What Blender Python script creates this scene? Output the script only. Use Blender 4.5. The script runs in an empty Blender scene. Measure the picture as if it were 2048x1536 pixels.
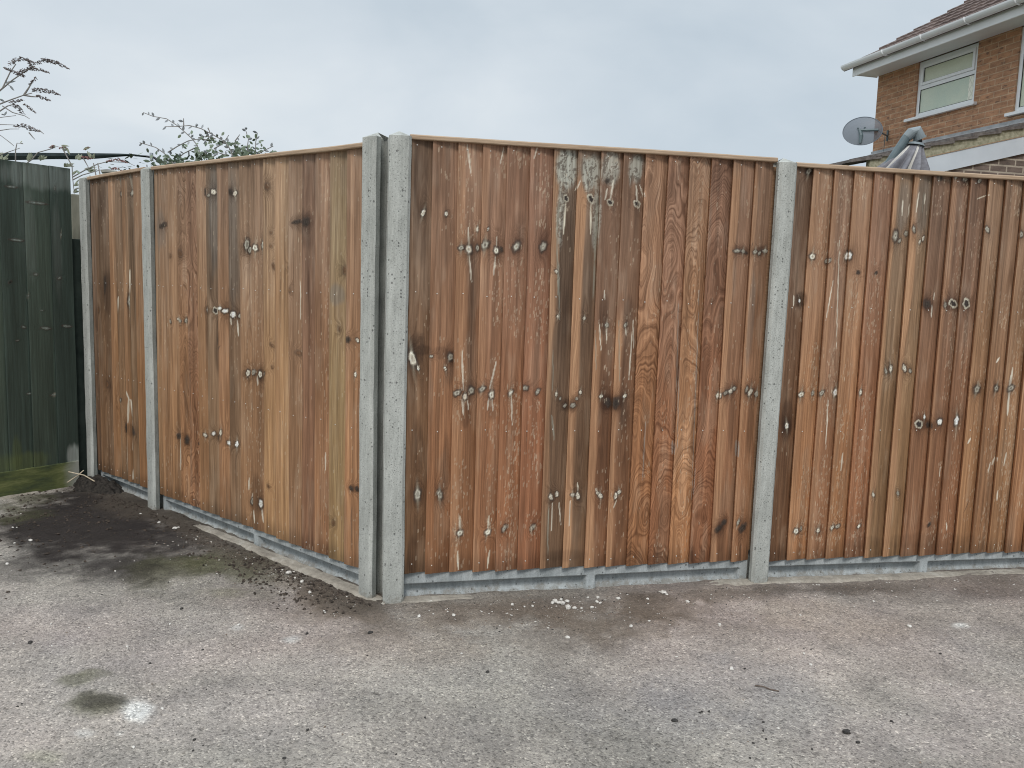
import bpy, bmesh, math, random
import numpy as np
from mathutils import Vector, Matrix

random.seed(7); RNG = np.random.default_rng(11)
SC = bpy.context.scene
COL = SC.collection
rad = math.radians

# ------------------------------------------------------------------ camera
cam_d = bpy.data.cameras.new('camera'); cam = bpy.data.objects.new('camera', cam_d); COL.objects.link(cam)
PITCH, ROLL, EYE = rad(6.69137), rad(1.75517), 1.3685
cam_d.sensor_fit = 'HORIZONTAL'; cam_d.sensor_width = 36.0; cam_d.lens = 36.0 * 1671.24 / 2048
cam_d.clip_start = 0.05; cam_d.clip_end = 2000
cp, sp_, cr, sr = math.cos(PITCH), math.sin(PITCH), math.cos(ROLL), math.sin(ROLL)
fwd = Vector((0, cp, -sp_)); up0 = Vector((0, sp_, cp)); rt0 = Vector((1, 0, 0))
rt = rt0 * cr + up0 * sr; upv = rt0 * (-sr) + up0 * cr
cam.matrix_world = Matrix(((rt.x, upv.x, -fwd.x, 0), (rt.y, upv.y, -fwd.y, 0), (rt.z, upv.z, -fwd.z, EYE), (0, 0, 0, 1)))
SC.camera = cam

# ------------------------------------------------------------------ world, sun, exposure
SUN_EL, SUN_AZ = rad(48), rad(184)      # azimuth clockwise from +Y: behind the camera, to the left
w = bpy.data.worlds.new('World'); SC.world = w; w.use_nodes = True
nt = w.node_tree; nt.nodes.clear()
def N(t, ty, **kw):
    n = t.nodes.new(ty)
    for k, v in kw.items():
        if k == 'inp':
            for a, b in v.items(): n.inputs[a].default_value = b
        else: setattr(n, k, v)
    return n
def MATH(t, op, a, b=None, c=None, clamp=False):
    n = t.nodes.new('ShaderNodeMath'); n.operation = op; n.use_clamp = clamp
    for i, v in enumerate((a, b, c)):
        if v is None: continue
        if isinstance(v, (int, float)): n.inputs[i].default_value = v
        else: t.links.new(v, n.inputs[i])
    return n.outputs[0]
def MIX(t, f, a, b, mode='MIX'):
    n = t.nodes.new('ShaderNodeMix'); n.data_type = 'RGBA'; n.blend_type = mode
    for i, v in ((0, f), (6, a), (7, b)):
        if isinstance(v, (int, float)): n.inputs[i].default_value = v
        elif isinstance(v, (tuple, list)): n.inputs[i].default_value = (*v[:3], 1)
        else: t.links.new(v, n.inputs[i])
    return n.outputs[2]
def RAMP(t, f, pts, interp='LINEAR'):
    n = t.nodes.new('ShaderNodeValToRGB'); n.color_ramp.interpolation = interp
    e = n.color_ramp.elements
    while len(e) < len(pts): e.new(0.5)
    for i, (p, c) in enumerate(pts):
        e[i].position = p; e[i].color = (*c, 1) if len(c) == 3 else c
    t.links.new(f, n.inputs[0]); return n.outputs[0]
def NOISE(t, vec, scale, detail=3, rough=.55, dist=0, lac=2.0):
    n = t.nodes.new('ShaderNodeTexNoise'); n.inputs['Scale'].default_value = scale
    n.inputs['Detail'].default_value = detail; n.inputs['Roughness'].default_value = rough; n.inputs['Distortion'].default_value = dist
    n.inputs['Lacunarity'].default_value = lac
    if vec is not None: t.links.new(vec, n.inputs['Vector'])
    return n.outputs['Fac']
def MAPV(t, vec, scale=(1, 1, 1), loc=(0, 0, 0)):
    n = t.nodes.new('ShaderNodeMapping'); n.inputs['Scale'].default_value = scale; n.inputs['Location'].default_value = loc
    t.links.new(vec, n.inputs['Vector']); return n.outputs[0]

sky = N(nt, 'ShaderNodeTexSky', sky_type='NISHITA', sun_disc=False, sun_elevation=SUN_EL, sun_rotation=SUN_AZ)
sky.air_density = 1.0; sky.dust_density = 2.0
tc = N(nt, 'ShaderNodeTexCoord')
sep = N(nt, 'ShaderNodeSeparateXYZ'); nt.links.new(tc.outputs['Generated'], sep.inputs[0])
zc = MATH(nt, 'MAXIMUM', sep.outputs[2], 0.0)
v1 = MAPV(nt, tc.outputs['Generated'], (2.0, 2.0, 4.0), (3.1, .4, .2))
v2 = MAPV(nt, tc.outputs['Generated'], (1.0, 1.0, 2.4), (1.3, 5.4, 2.2))
n1 = NOISE(nt, v1, 1.7, 5, .5, .3)
n2 = NOISE(nt, v2, 1.1, 3, .5, .2)
cl = MATH(nt, 'ADD', MATH(nt, 'MULTIPLY', n1, .55), MATH(nt, 'MULTIPLY', n2, .45))
# the cloud deck is thinner and whiter to the left (west), greyer blue to the right
cl = MATH(nt, 'ADD', cl, MATH(nt, 'MULTIPLY', sep.outputs[0], -.16))
cloud = RAMP(nt, cl, [(.31, (.47, .555, .645)), (.46, (.60, .685, .76)), (.60, (.72, .79, .85)), (.75, (.86, .91, .94))])
zen = MATH(nt, 'ADD', 1.0, MATH(nt, 'MULTIPLY', MATH(nt, 'MAXIMUM', MATH(nt, 'SUBTRACT', zc, .42), 0.0), 3.0))
cloud = MIX(nt, 1.0, cloud, N(nt, 'ShaderNodeCombineColor').outputs[0], 'MULTIPLY')
cc = nt.nodes[-1]
mulc = [n for n in nt.nodes if n.bl_idname == 'ShaderNodeCombineColor'][0]
for i in range(3): nt.links.new(zen, mulc.inputs[i])
bg1 = N(nt, 'ShaderNodeBackground'); nt.links.new(sky.outputs[0], bg1.inputs[0]); bg1.inputs[1].default_value = 0.06
bg2 = N(nt, 'ShaderNodeBackground'); nt.links.new(cloud, bg2.inputs[0]); bg2.inputs[1].default_value = 1.0
mx = N(nt, 'ShaderNodeMixShader'); mx.inputs[0].default_value = .9
nt.links.new(bg1.outputs[0], mx.inputs[1]); nt.links.new(bg2.outputs[0], mx.inputs[2])
wo = N(nt, 'ShaderNodeOutputWorld'); nt.links.new(mx.outputs[0], wo.inputs[0])

sd = bpy.data.lights.new('sun', 'SUN'); sun = bpy.data.objects.new('sun', sd); COL.objects.link(sun)
sd.energy = 1.9; sd.angle = rad(16); sd.color = (1.0, .965, .92)
dirv = Vector((math.sin(SUN_AZ) * math.cos(SUN_EL), math.cos(SUN_AZ) * math.cos(SUN_EL), math.sin(SUN_EL)))
sun.rotation_euler = dirv.to_track_quat('Z', 'Y').to_euler()
SC.view_settings.view_transform = 'Standard'; SC.view_settings.look = 'None'; SC.view_settings.gamma = 1
SC.view_settings.exposure = 0.0
SC.cycles.filter_width = 1.05

# ------------------------------------------------------------------ measured tables (metres)
KNOTS = {
 'DE': '''0.070 1.055 0.0210 0.0379 p 1.0;0.096 1.013 0.0084 0.0106 p .4;0.233 1.061 0.0193 0.0234 g 1.0;0.211 1.012 0.0086 0.0107 p .3;0.148 1.064 0.0106 0.0085 g .3;0.103 0.469 0.0194 0.0285 g 1.0;0.199 0.466 0.0196 0.0287 g .9;0.263 0.909 0.0195 0.0172 g .6;0.298 0.892 0.0130 0.0259 p .5;0.327 0.918 0.0174 0.0195 g .7;0.371 0.926 0.0241 0.0173 g .6;0.415 0.900 0.0132 0.0261 p .5;0.290 0.292 0.0177 0.0247 p .5;0.415 0.290 0.0202 0.0249 p .5;0.499 0.909 0.0156 0.0175 p .5;0.561 0.931 0.0202 0.0175 g .6;0.620 0.914 0.0135 0.0154 g .4;0.488 0.307 0.0181 0.0205 g .6;0.618 0.305 0.0184 0.0206 g .5;0.704 0.903 0.0091 0.0133 p .4;0.723 0.883 0.0092 0.0111 g .5;0.748 0.852 0.0138 0.0134 g .7;0.814 0.912 0.0092 0.0111 p .4;0.797 0.883 0.0092 0.0134 g .4;0.780 0.854 0.0138 0.0156 g .6;0.910 0.894 0.0117 0.0112 p .3;0.947 0.865 0.0212 0.0248 k .9;0.980 0.865 0.0213 0.0226 k .9;1.023 0.894 0.0119 0.0113 p .3;0.696 0.442 0.0162 0.0228 p .4;0.724 0.453 0.0116 0.0137 p .3;0.796 0.449 0.0117 0.0115 p .3;0.822 0.443 0.0141 0.0230 p .4;0.913 0.455 0.0119 0.0139 p .3;0.928 0.441 0.0143 0.0162 p .3;1.016 0.455 0.0120 0.0139 p .3;1.000 0.439 0.0120 0.0209 p .3;0.922 1.210 0.0116 0.0154 g .4;1.010 1.212 0.0117 0.0177 g .5;0.106 1.656 0.0124 0.0162 p .6;0.201 1.657 0.0126 0.0163 p .6;0.266 1.520 0.0191 0.0186 g .6;0.300 1.515 0.0149 0.0249 p .6;0.338 1.523 0.0128 0.0187 g .7;0.367 1.536 0.0236 0.0208 g .6;0.418 1.515 0.0151 0.0251 p .5;0.441 1.520 0.0087 0.0126 k .5;0.336 1.601 0.0064 0.0145 p .1;0.379 1.603 0.0064 0.0124 p .1;0.504 1.535 0.0196 0.0252 g .8;0.622 1.540 0.0199 0.0253 g .8;0.715 1.747 0.0156 0.0168 r .4;0.827 1.751 0.0158 0.0169 r .5;0.913 1.740 0.0137 0.0170 r .5;1.040 1.740 0.0139 0.0171 r .5;0.895 1.830 0.0136 0.0147 k .6;0.682 1.436 0.0089 0.0107 p .2;0.698 1.243 0.0090 0.0087 p .2;0.819 1.239 0.0092 0.0087 p .2;1.527 1.556 0.0222 0.0111 g .5;1.559 1.555 0.0173 0.0134 g .6;1.577 1.549 0.0099 0.0089 k .4;1.614 1.555 0.0199 0.0112 g .5;1.639 1.551 0.0125 0.0157 g .5;1.671 1.562 0.0201 0.0112 g .6;1.698 1.563 0.0126 0.0090 g .4;1.478 0.897 0.0175 0.0186 p .3;1.510 0.911 0.0151 0.0139 g .6;1.537 0.918 0.0176 0.0209 p .8;1.556 0.930 0.0126 0.0163 g .7;1.615 0.927 0.0152 0.0210 g .6;1.636 0.913 0.0178 0.0210 p .7;1.675 0.904 0.0179 0.0211 g .8;1.516 0.269 0.0205 0.0218 k .9;1.545 0.297 0.0128 0.0169 k .7;1.614 0.297 0.0129 0.0146 g .5;1.642 0.267 0.0208 0.0219 k .7''',
 'EF': '''0.155 0.905 0.0204 0.0213 p .6;0.221 0.910 0.0128 0.0143 g .4;0.260 0.913 0.0155 0.0167 g .4;0.340 0.914 0.0208 0.0215 w .5;0.098 0.755 0.0204 0.0215 p 1.2;0.182 0.245 0.0183 0.0198 p .4;0.210 0.256 0.0105 0.0148 g .3;0.300 0.244 0.0158 0.0199 p .5;0.370 0.258 0.0159 0.0174 p .4;0.402 0.262 0.0160 0.0150 g .3;0.124 1.929 0.0173 0.0177 g .8;0.164 1.545 0.0200 0.0205 p .6;0.246 1.528 0.0152 0.0160 g .4;0.348 1.554 0.0204 0.0206 w .7;0.122 1.340 0.0100 0.0138 w 1.2;0.576 1.655 0.0208 0.0322 g .6;0.604 1.633 0.0130 0.0115 g .4;0.640 1.669 0.0130 0.0185 g .4;0.670 1.689 0.0131 0.0277 g .5;0.712 1.633 0.0105 0.0139 p .3;0.731 1.650 0.0105 0.0139 p .3;0.785 1.930 0.0210 0.0183 k .5;0.923 1.933 0.0239 0.0184 g .9;0.998 1.930 0.0187 0.0162 g .7;0.866 1.939 0.0132 0.0115 g .6;0.772 1.343 0.0240 0.0237 k .9;0.869 1.341 0.0134 0.0167 g .5;0.919 1.349 0.0216 0.0215 r .9;0.987 1.351 0.0217 0.0215 r .9;1.057 1.705 0.0162 0.0188 g .5;1.243 1.689 0.0193 0.0213 g .5;0.587 1.019 0.0132 0.0144 g .4;0.615 1.031 0.0159 0.0240 p .6;0.682 1.035 0.0160 0.0265 p .6;0.720 1.021 0.0134 0.0121 g .4;0.788 0.763 0.0244 0.0270 r .9;0.902 0.775 0.0219 0.0296 w .8;0.995 0.780 0.0221 0.0322 w .7;0.846 0.758 0.0164 0.0173 k .6;0.820 0.799 0.0109 0.0172 w .2;1.091 0.936 0.0250 0.0197 g .9;1.200 0.942 0.0224 0.0223 g .6;1.278 0.943 0.0254 0.0224 g .7;0.572 0.418 0.0134 0.0174 p .3;0.710 0.421 0.0163 0.0150 g .5;0.895 0.261 0.0111 0.0153 k .4;0.460 0.917 0.0131 0.0168 p .3;0.406 1.480 0.0128 0.0162 k .25;0.496 1.481 0.0129 0.0116 k .2;0.517 0.259 0.0134 0.0150 p .3''',
 'BA': '''0.594 1.801 0.0199 0.0203 k .5;0.668 1.800 0.0243 0.0201 p .5;0.629 1.784 0.0197 0.0126 g .3;0.835 1.792 0.0277 0.0171 k .7;0.872 1.783 0.0229 0.0146 p .4;0.977 1.531 0.0267 0.0292 g .6;0.999 1.505 0.0177 0.0194 g .4;1.057 1.514 0.0218 0.0216 p .4;1.113 1.530 0.0171 0.0214 g .5;1.162 1.802 0.0209 0.0232 o .6;1.201 1.428 0.0167 0.0189 o .5;1.328 1.418 0.0120 0.0139 o .3;1.186 1.586 0.0125 0.0117 o .3;1.185 1.523 0.0125 0.0118 o .3;1.469 1.628 0.0340 0.0223 k .8;1.395 1.630 0.0387 0.0136 k .5;1.743 1.415 0.0208 0.0237 o .6;1.714 1.157 0.0141 0.0154 o .4;1.839 1.116 0.0135 0.0108 p .4;1.784 1.115 0.0138 0.0174 k .5;1.828 0.966 0.0102 0.0131 p .2;0.135 1.643 0.0398 0.0219 k .5;0.219 1.475 0.0168 0.0137 o .3;0.325 1.489 0.0271 0.0215 o .5;0.595 1.196 0.0202 0.0210 w .6;0.671 1.194 0.0247 0.0260 r .7;0.730 1.207 0.0291 0.0129 w .5;0.773 1.196 0.0287 0.0154 w .5;0.849 1.182 0.0328 0.0177 w .6;0.909 1.177 0.0230 0.0201 g .6;0.207 1.114 0.0170 0.0140 g .3;0.280 1.131 0.0167 0.0138 p .3;0.313 1.124 0.0165 0.0110 g .3;0.368 1.127 0.0216 0.0164 g .3;0.979 0.895 0.0227 0.0202 p .6;1.033 0.902 0.0179 0.0200 g .6;1.086 0.897 0.0219 0.0223 p .6;1.126 0.901 0.0173 0.0197 g .4;0.270 0.474 0.0226 0.0258 k .5;0.359 0.464 0.0276 0.0255 k .6;0.489 0.463 0.0160 0.0111 k .3;0.559 0.520 0.0208 0.0137 p .2;0.647 0.541 0.0203 0.0189 w .4;0.727 0.557 0.0198 0.0214 p .6;0.702 0.522 0.0200 0.0134 k .5;0.795 0.511 0.0243 0.0186 w .5;0.872 0.517 0.0237 0.0236 w .5;1.009 0.243 0.0183 0.0261 g .5;1.086 0.245 0.0223 0.0258 w .5;1.810 0.458 0.0140 0.0136 k .6;1.845 0.460 0.0138 0.0112 k .5;1.161 0.349 0.0131 0.0152 o .3;1.683 0.274 0.0147 0.0187 o .3;1.187 1.050 0.0127 0.0121 o .3;1.191 0.943 0.0127 0.0146 o .3;1.408 1.028 0.0275 0.0187 o .3;1.348 1.318 0.0120 0.0116 o .2''',
 'CB': '''0.473 1.841 0.0202 0.0204 g .4;0.625 1.839 0.0259 0.0228 g .4;0.553 1.204 0.0267 0.0535 g .4;0.223 1.294 0.0363 0.0556 k .5;0.222 0.677 0.0368 0.0192 o .6;0.472 0.430 0.0209 0.0251 k .6;0.575 0.428 0.0271 0.0309 k .6;0.404 0.596 0.0212 0.0188 g .2;0.117 1.138 0.0225 0.0190 o .3''',
}
STREAKS = {
 'DE': '''0.280 1.952 0.303 1.817 0.0031 w;0.295 1.606 0.299 1.533 0.0026 w;0.302 1.496 0.316 1.378 0.0032 w;0.418 1.574 0.419 1.534 0.0027 w;0.416 1.492 0.408 1.408 0.0032 w;0.280 1.091 0.290 0.920 0.0032 w;0.287 0.883 0.293 0.811 0.0033 w;0.311 0.876 0.317 0.829 0.0022 w;0.433 1.046 0.404 0.920 0.0033 w;0.403 0.885 0.398 0.833 0.0033 w;0.418 0.881 0.424 0.828 0.0022 w;0.288 0.371 0.290 0.308 0.0039 p;0.419 0.362 0.416 0.308 0.0039 p;0.281 0.213 0.287 0.127 0.0039 p;0.426 0.207 0.417 0.126 0.0039 p;0.715 1.732 0.709 1.597 0.0039 p;0.827 1.734 0.833 1.602 0.0039 p;0.913 1.751 0.925 1.836 0.0040 w;0.888 1.749 0.895 1.796 0.0034 w;1.039 1.753 1.031 1.821 0.0040 w;1.071 1.770 1.049 1.822 0.0023 w;0.583 1.961 0.566 1.899 0.0027 w;0.441 1.948 0.424 1.869 0.0021 w;0.684 1.739 0.678 1.591 0.0044 a;0.678 1.591 0.695 1.335 0.0039 a;0.691 1.485 0.706 1.228 0.0022 a;0.856 1.758 0.858 1.491 0.0057 a;0.858 1.491 0.859 1.318 0.0034 a;0.922 1.199 0.925 1.144 0.0029 w;1.013 1.201 1.015 1.163 0.0023 w;0.884 1.231 0.899 1.099 0.0023 w;1.047 1.235 1.058 1.101 0.0018 w;1.046 1.190 1.041 0.967 0.0018 w;0.903 1.363 0.907 1.319 0.0023 w;0.686 0.426 0.691 0.150 0.0023 a;0.704 0.415 0.705 0.288 0.0023 w;0.737 0.414 0.750 0.310 0.0017 w;0.817 0.503 0.824 0.457 0.0029 p;0.785 0.424 0.785 0.309 0.0023 w;0.681 1.096 0.686 0.898 0.0023 a;0.685 0.810 0.703 0.698 0.0046 a;0.911 0.455 0.903 0.478 0.0024 w;1.006 0.418 0.993 0.383 0.0030 p;0.867 1.187 0.880 1.010 0.0017 a;0.776 1.828 0.756 1.781 0.0022 w;1.592 1.574 1.598 1.597 0.0019 k;1.266 0.687 1.269 0.626 0.0061 s;1.585 0.685 1.590 0.612 0.0064 s;1.257 1.351 1.285 0.645 0.0024 s;1.355 1.376 1.379 0.407 0.0024 s;1.127 0.785 1.127 0.508 0.0018 s;0.501 0.920 0.510 0.766 0.0017 w;0.976 1.233 0.995 0.944 0.0017 a''',
 'EF': '''0.087 1.366 0.091 1.316 0.0031 w;0.605 1.822 0.606 1.749 0.0039 w;0.645 1.813 0.644 1.741 0.0026 w;0.682 1.860 0.675 1.770 0.0039 w;0.721 1.862 0.721 1.805 0.0026 w;0.709 1.873 0.713 1.758 0.0020 a;0.807 1.339 0.808 1.282 0.0040 w;0.815 1.399 0.813 1.363 0.0027 w;1.271 1.007 1.271 0.883 0.0084 w;1.271 0.908 1.274 0.808 0.0070 w;1.278 1.045 1.274 0.958 0.0056 w;1.079 0.693 1.065 0.668 0.0056 w;1.200 1.093 1.183 1.068 0.0056 w;1.236 0.594 1.223 0.556 0.0057 w;1.292 0.619 1.285 0.555 0.0043 w;1.210 0.569 1.201 0.518 0.0042 w;1.260 0.428 1.260 0.377 0.0043 w;1.109 0.379 1.082 0.316 0.0021 k;0.992 0.267 0.999 0.228 0.0035 w;0.933 0.546 0.935 0.496 0.0028 w;0.996 1.846 1.048 1.865 0.0020 p;0.278 1.441 0.253 1.255 0.0025 w;0.296 1.626 0.326 1.115 0.0019 w;0.398 0.624 0.395 0.539 0.0039 w;0.301 0.878 0.308 0.637 0.0026 w;1.238 1.853 1.232 1.758 0.0041 k''',
 'BA': '''0.881 1.155 0.889 1.075 0.0058 w;0.830 1.173 0.834 1.128 0.0059 w;0.999 0.247 1.014 0.288 0.0046 w;1.031 0.201 1.039 0.137 0.0046 w;1.090 0.233 1.103 0.151 0.0056 w;1.613 0.588 1.614 0.506 0.0037 w;0.698 1.107 0.682 1.015 0.0049 k;0.288 0.482 0.281 0.281 0.0042 w;1.064 0.888 1.068 0.843 0.0055 w;1.060 0.905 1.038 0.920 0.0044 w;1.419 1.366 1.416 1.182 0.0019 w;1.811 0.404 1.814 0.175 0.0018 k;1.758 0.393 1.750 0.438 0.0018 w;0.731 1.018 0.696 0.977 0.0037 k;0.982 0.360 0.981 0.295 0.0035 w;0.592 0.606 0.601 0.553 0.0052 w''',
 'CB': '''0.517 0.624 0.502 0.468 0.0103 w;0.537 0.611 0.570 0.462 0.0119 w;0.485 0.413 0.476 0.111 0.0104 w;0.568 0.431 0.548 0.304 0.0102 w;0.557 0.197 0.539 0.122 0.0103 w;0.583 1.394 0.568 1.231 0.0083 w;0.418 1.229 0.397 1.104 0.0087 w;0.523 0.609 0.485 0.667 0.0069 w;0.458 1.952 0.481 1.863 0.0084 g;0.605 1.957 0.626 1.856 0.0081 g;0.479 1.834 0.488 1.746 0.0067 g''',
}
STAINS = {
 'DE': '''0.318 1.198 0.0194 0.3563 .75 k;0.422 1.222 0.0218 0.3164 .6 k;0.298 1.678 0.0169 0.1226 .4 k;0.433 1.581 0.0173 0.1244 .4 k;0.302 0.811 0.0218 0.0543 .6 k;0.422 0.822 0.0177 0.0394 .4 k;0.086 1.089 0.0379 0.0631 .7 k;0.124 1.089 0.0338 0.0211 .6 k;0.188 1.079 0.0384 0.0254 .5 k;0.232 1.016 0.0215 0.0852 .6 k;0.100 0.661 0.0256 0.1296 .55 k;0.224 0.594 0.0217 0.1312 .6 k;0.106 0.310 0.0260 0.0886 .4 k;0.086 0.199 0.0260 0.0891 .6 k;0.234 0.215 0.0176 0.0899 .5 k;0.107 1.567 0.0291 0.1220 .35 k;0.206 1.550 0.0294 0.1229 .35 k;0.100 1.850 0.0411 0.1791 .45 k;0.193 1.855 0.0416 0.1800 .4 k;0.707 1.876 0.0488 0.0828 .9 a;0.819 1.862 0.0450 0.0793 .85 a;0.911 1.888 0.0454 0.0734 .7 a;1.030 1.895 0.0368 0.0739 .8 a;0.693 1.676 0.0200 0.1256 .6 a;0.854 1.684 0.0181 0.1268 .6 a;0.721 1.401 0.0406 0.3184 .55 k;0.724 0.876 0.0367 0.5454 .45 k;0.832 1.317 0.0275 0.3435 .55 k;0.820 0.764 0.0326 0.5525 .55 k;0.908 1.265 0.0231 0.0830 .7 k;0.912 1.055 0.0326 0.2205 .5 k;0.938 0.649 0.0332 0.3611 .5 k;1.026 1.267 0.0211 0.0836 .7 k;1.022 0.966 0.0284 0.2454 .65 k;1.031 0.533 0.0312 0.3884 .6 k;0.947 0.865 0.0330 0.0360 .6 k;0.989 0.865 0.0284 0.0361 .6 k;0.748 0.854 0.0276 0.0312 .5 k;0.782 0.858 0.0231 0.0312 .5 k;0.679 0.540 0.0230 0.4023 .35 k;1.553 0.759 0.0177 0.1404 .65 k;1.649 0.758 0.0179 0.1412 .6 k;1.532 1.061 0.0225 0.1376 .35 k;1.544 1.561 0.0545 0.0223 .4 k;1.655 1.566 0.0552 0.0224 .4 k;1.532 0.222 0.0257 0.0727 .4 k;1.635 0.218 0.0260 0.0732 .35 k;1.615 1.246 0.0201 0.2269 .35 g;0.508 1.605 0.0305 0.0833 .35 k;0.618 1.610 0.0309 0.0839 .35 k;1.201 1.830 0.0377 0.0643 .3 k;1.414 1.864 0.0386 0.0758 .3 k;0.774 0.170 0.0947 0.0280 .35 k;0.534 1.814 0.0653 0.1028 .15 k''',
 'EF': '''0.101 0.781 0.0357 0.0950 .7 k;0.124 1.344 0.0251 0.0368 .8 k;0.124 1.922 0.0197 0.0266 .6 k;0.615 1.800 0.0467 0.1366 .4 g;0.706 1.804 0.0418 0.1371 .45 g;0.584 1.660 0.0208 0.0276 .4 k;0.675 1.692 0.0209 0.0231 .4 k;0.772 1.343 0.0427 0.0284 .5 k;0.906 1.346 0.0703 0.0286 .5 k;0.604 1.036 0.0318 0.0240 .4 k;0.708 1.037 0.0321 0.0241 .3 k;0.788 0.763 0.0380 0.0344 .3 k;0.829 0.763 0.0382 0.0246 .5 k;0.847 1.922 0.1325 0.0321 .4 k;0.800 1.785 0.0369 0.1379 .3 k;1.091 0.941 0.0333 0.0296 .6 k;1.200 0.942 0.0224 0.0248 .5 k;0.063 0.638 0.0306 0.4259 .3 k;0.068 1.752 0.0247 0.2659 .3 k;0.641 0.758 0.0429 0.2666 .15 k;0.556 0.512 0.0402 0.2939 .2 k;0.887 0.180 0.2531 0.0358 .3 k;0.545 0.176 0.1085 0.0353 .3 k;0.978 1.817 0.0375 0.1157 .4 k;1.308 0.324 0.0288 0.1543 .2 k;0.274 0.245 0.0791 0.0347 .2 k;0.998 1.248 0.0273 0.0961 .2 k''',
 'BA': '''0.666 1.684 0.0487 0.2761 .6 g;0.669 1.352 0.0393 0.1540 .6 k;0.692 1.016 0.0296 0.1564 .85 k;0.588 1.088 0.0203 0.1056 .5 k;0.628 1.506 0.0298 0.2298 .4 k;0.849 1.505 0.0463 0.3688 .45 g;0.797 1.754 0.0467 0.2696 .4 k;0.797 1.202 0.0285 0.1017 .5 k;0.815 0.818 0.0287 0.3601 .4 k;0.850 0.613 0.0333 0.3111 .35 k;0.989 0.555 0.0319 0.3056 .4 k;1.093 0.621 0.0265 0.2997 .45 k;1.054 0.283 0.0449 0.1031 .6 k;1.472 1.592 0.0452 0.0892 .6 k;1.407 1.627 0.0538 0.0451 .5 k;1.492 1.367 0.0377 0.2244 .4 k;1.568 1.167 0.0296 0.2019 .3 k;1.416 1.182 0.0312 0.1383 .2 k;0.117 1.619 0.0514 0.1096 .4 g;1.695 1.305 0.0492 0.0481 .5 g;1.713 1.609 0.0485 0.2339 .25 y;1.704 0.727 0.0500 0.3807 .25 y;0.366 0.689 0.0328 0.2772 .4 k;0.280 0.595 0.0281 0.2540 .4 k;0.702 0.527 0.0398 0.0269 .6 k;0.370 0.466 0.0439 0.0339 .5 k;1.759 0.302 0.0497 0.1375 .2 k;0.585 1.193 0.0304 0.0263 .5 k;1.821 0.458 0.0312 0.0158 .7 k;0.342 1.694 0.0268 0.2109 .3 k;0.794 0.153 0.0391 0.1617 .4 k;0.428 0.970 0.0426 0.5369 .2 k;1.514 0.702 0.0534 0.4622 .25 k;0.955 1.505 0.0403 0.0342 .5 k;0.979 0.885 0.0452 0.0303 .5 k;1.086 0.895 0.0350 0.0298 .5 k''',
 'CB': '''0.171 1.513 0.0512 0.3654 .45 k;0.256 1.236 0.0504 0.1538 .7 k;0.066 0.816 0.0910 0.3838 .4 k;0.490 1.658 0.0336 0.3768 .6 k;0.622 1.510 0.0326 0.3733 .55 k;0.544 0.764 0.0338 0.5998 .5 k;0.397 1.089 0.0279 0.3032 .4 k;0.212 1.817 0.0574 0.1201 .5 k;0.527 0.425 0.0682 0.0436 .5 k;0.488 0.201 0.0692 0.1890 .35 k;0.016 0.288 0.0931 0.2654 .3 k''',
}
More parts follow.
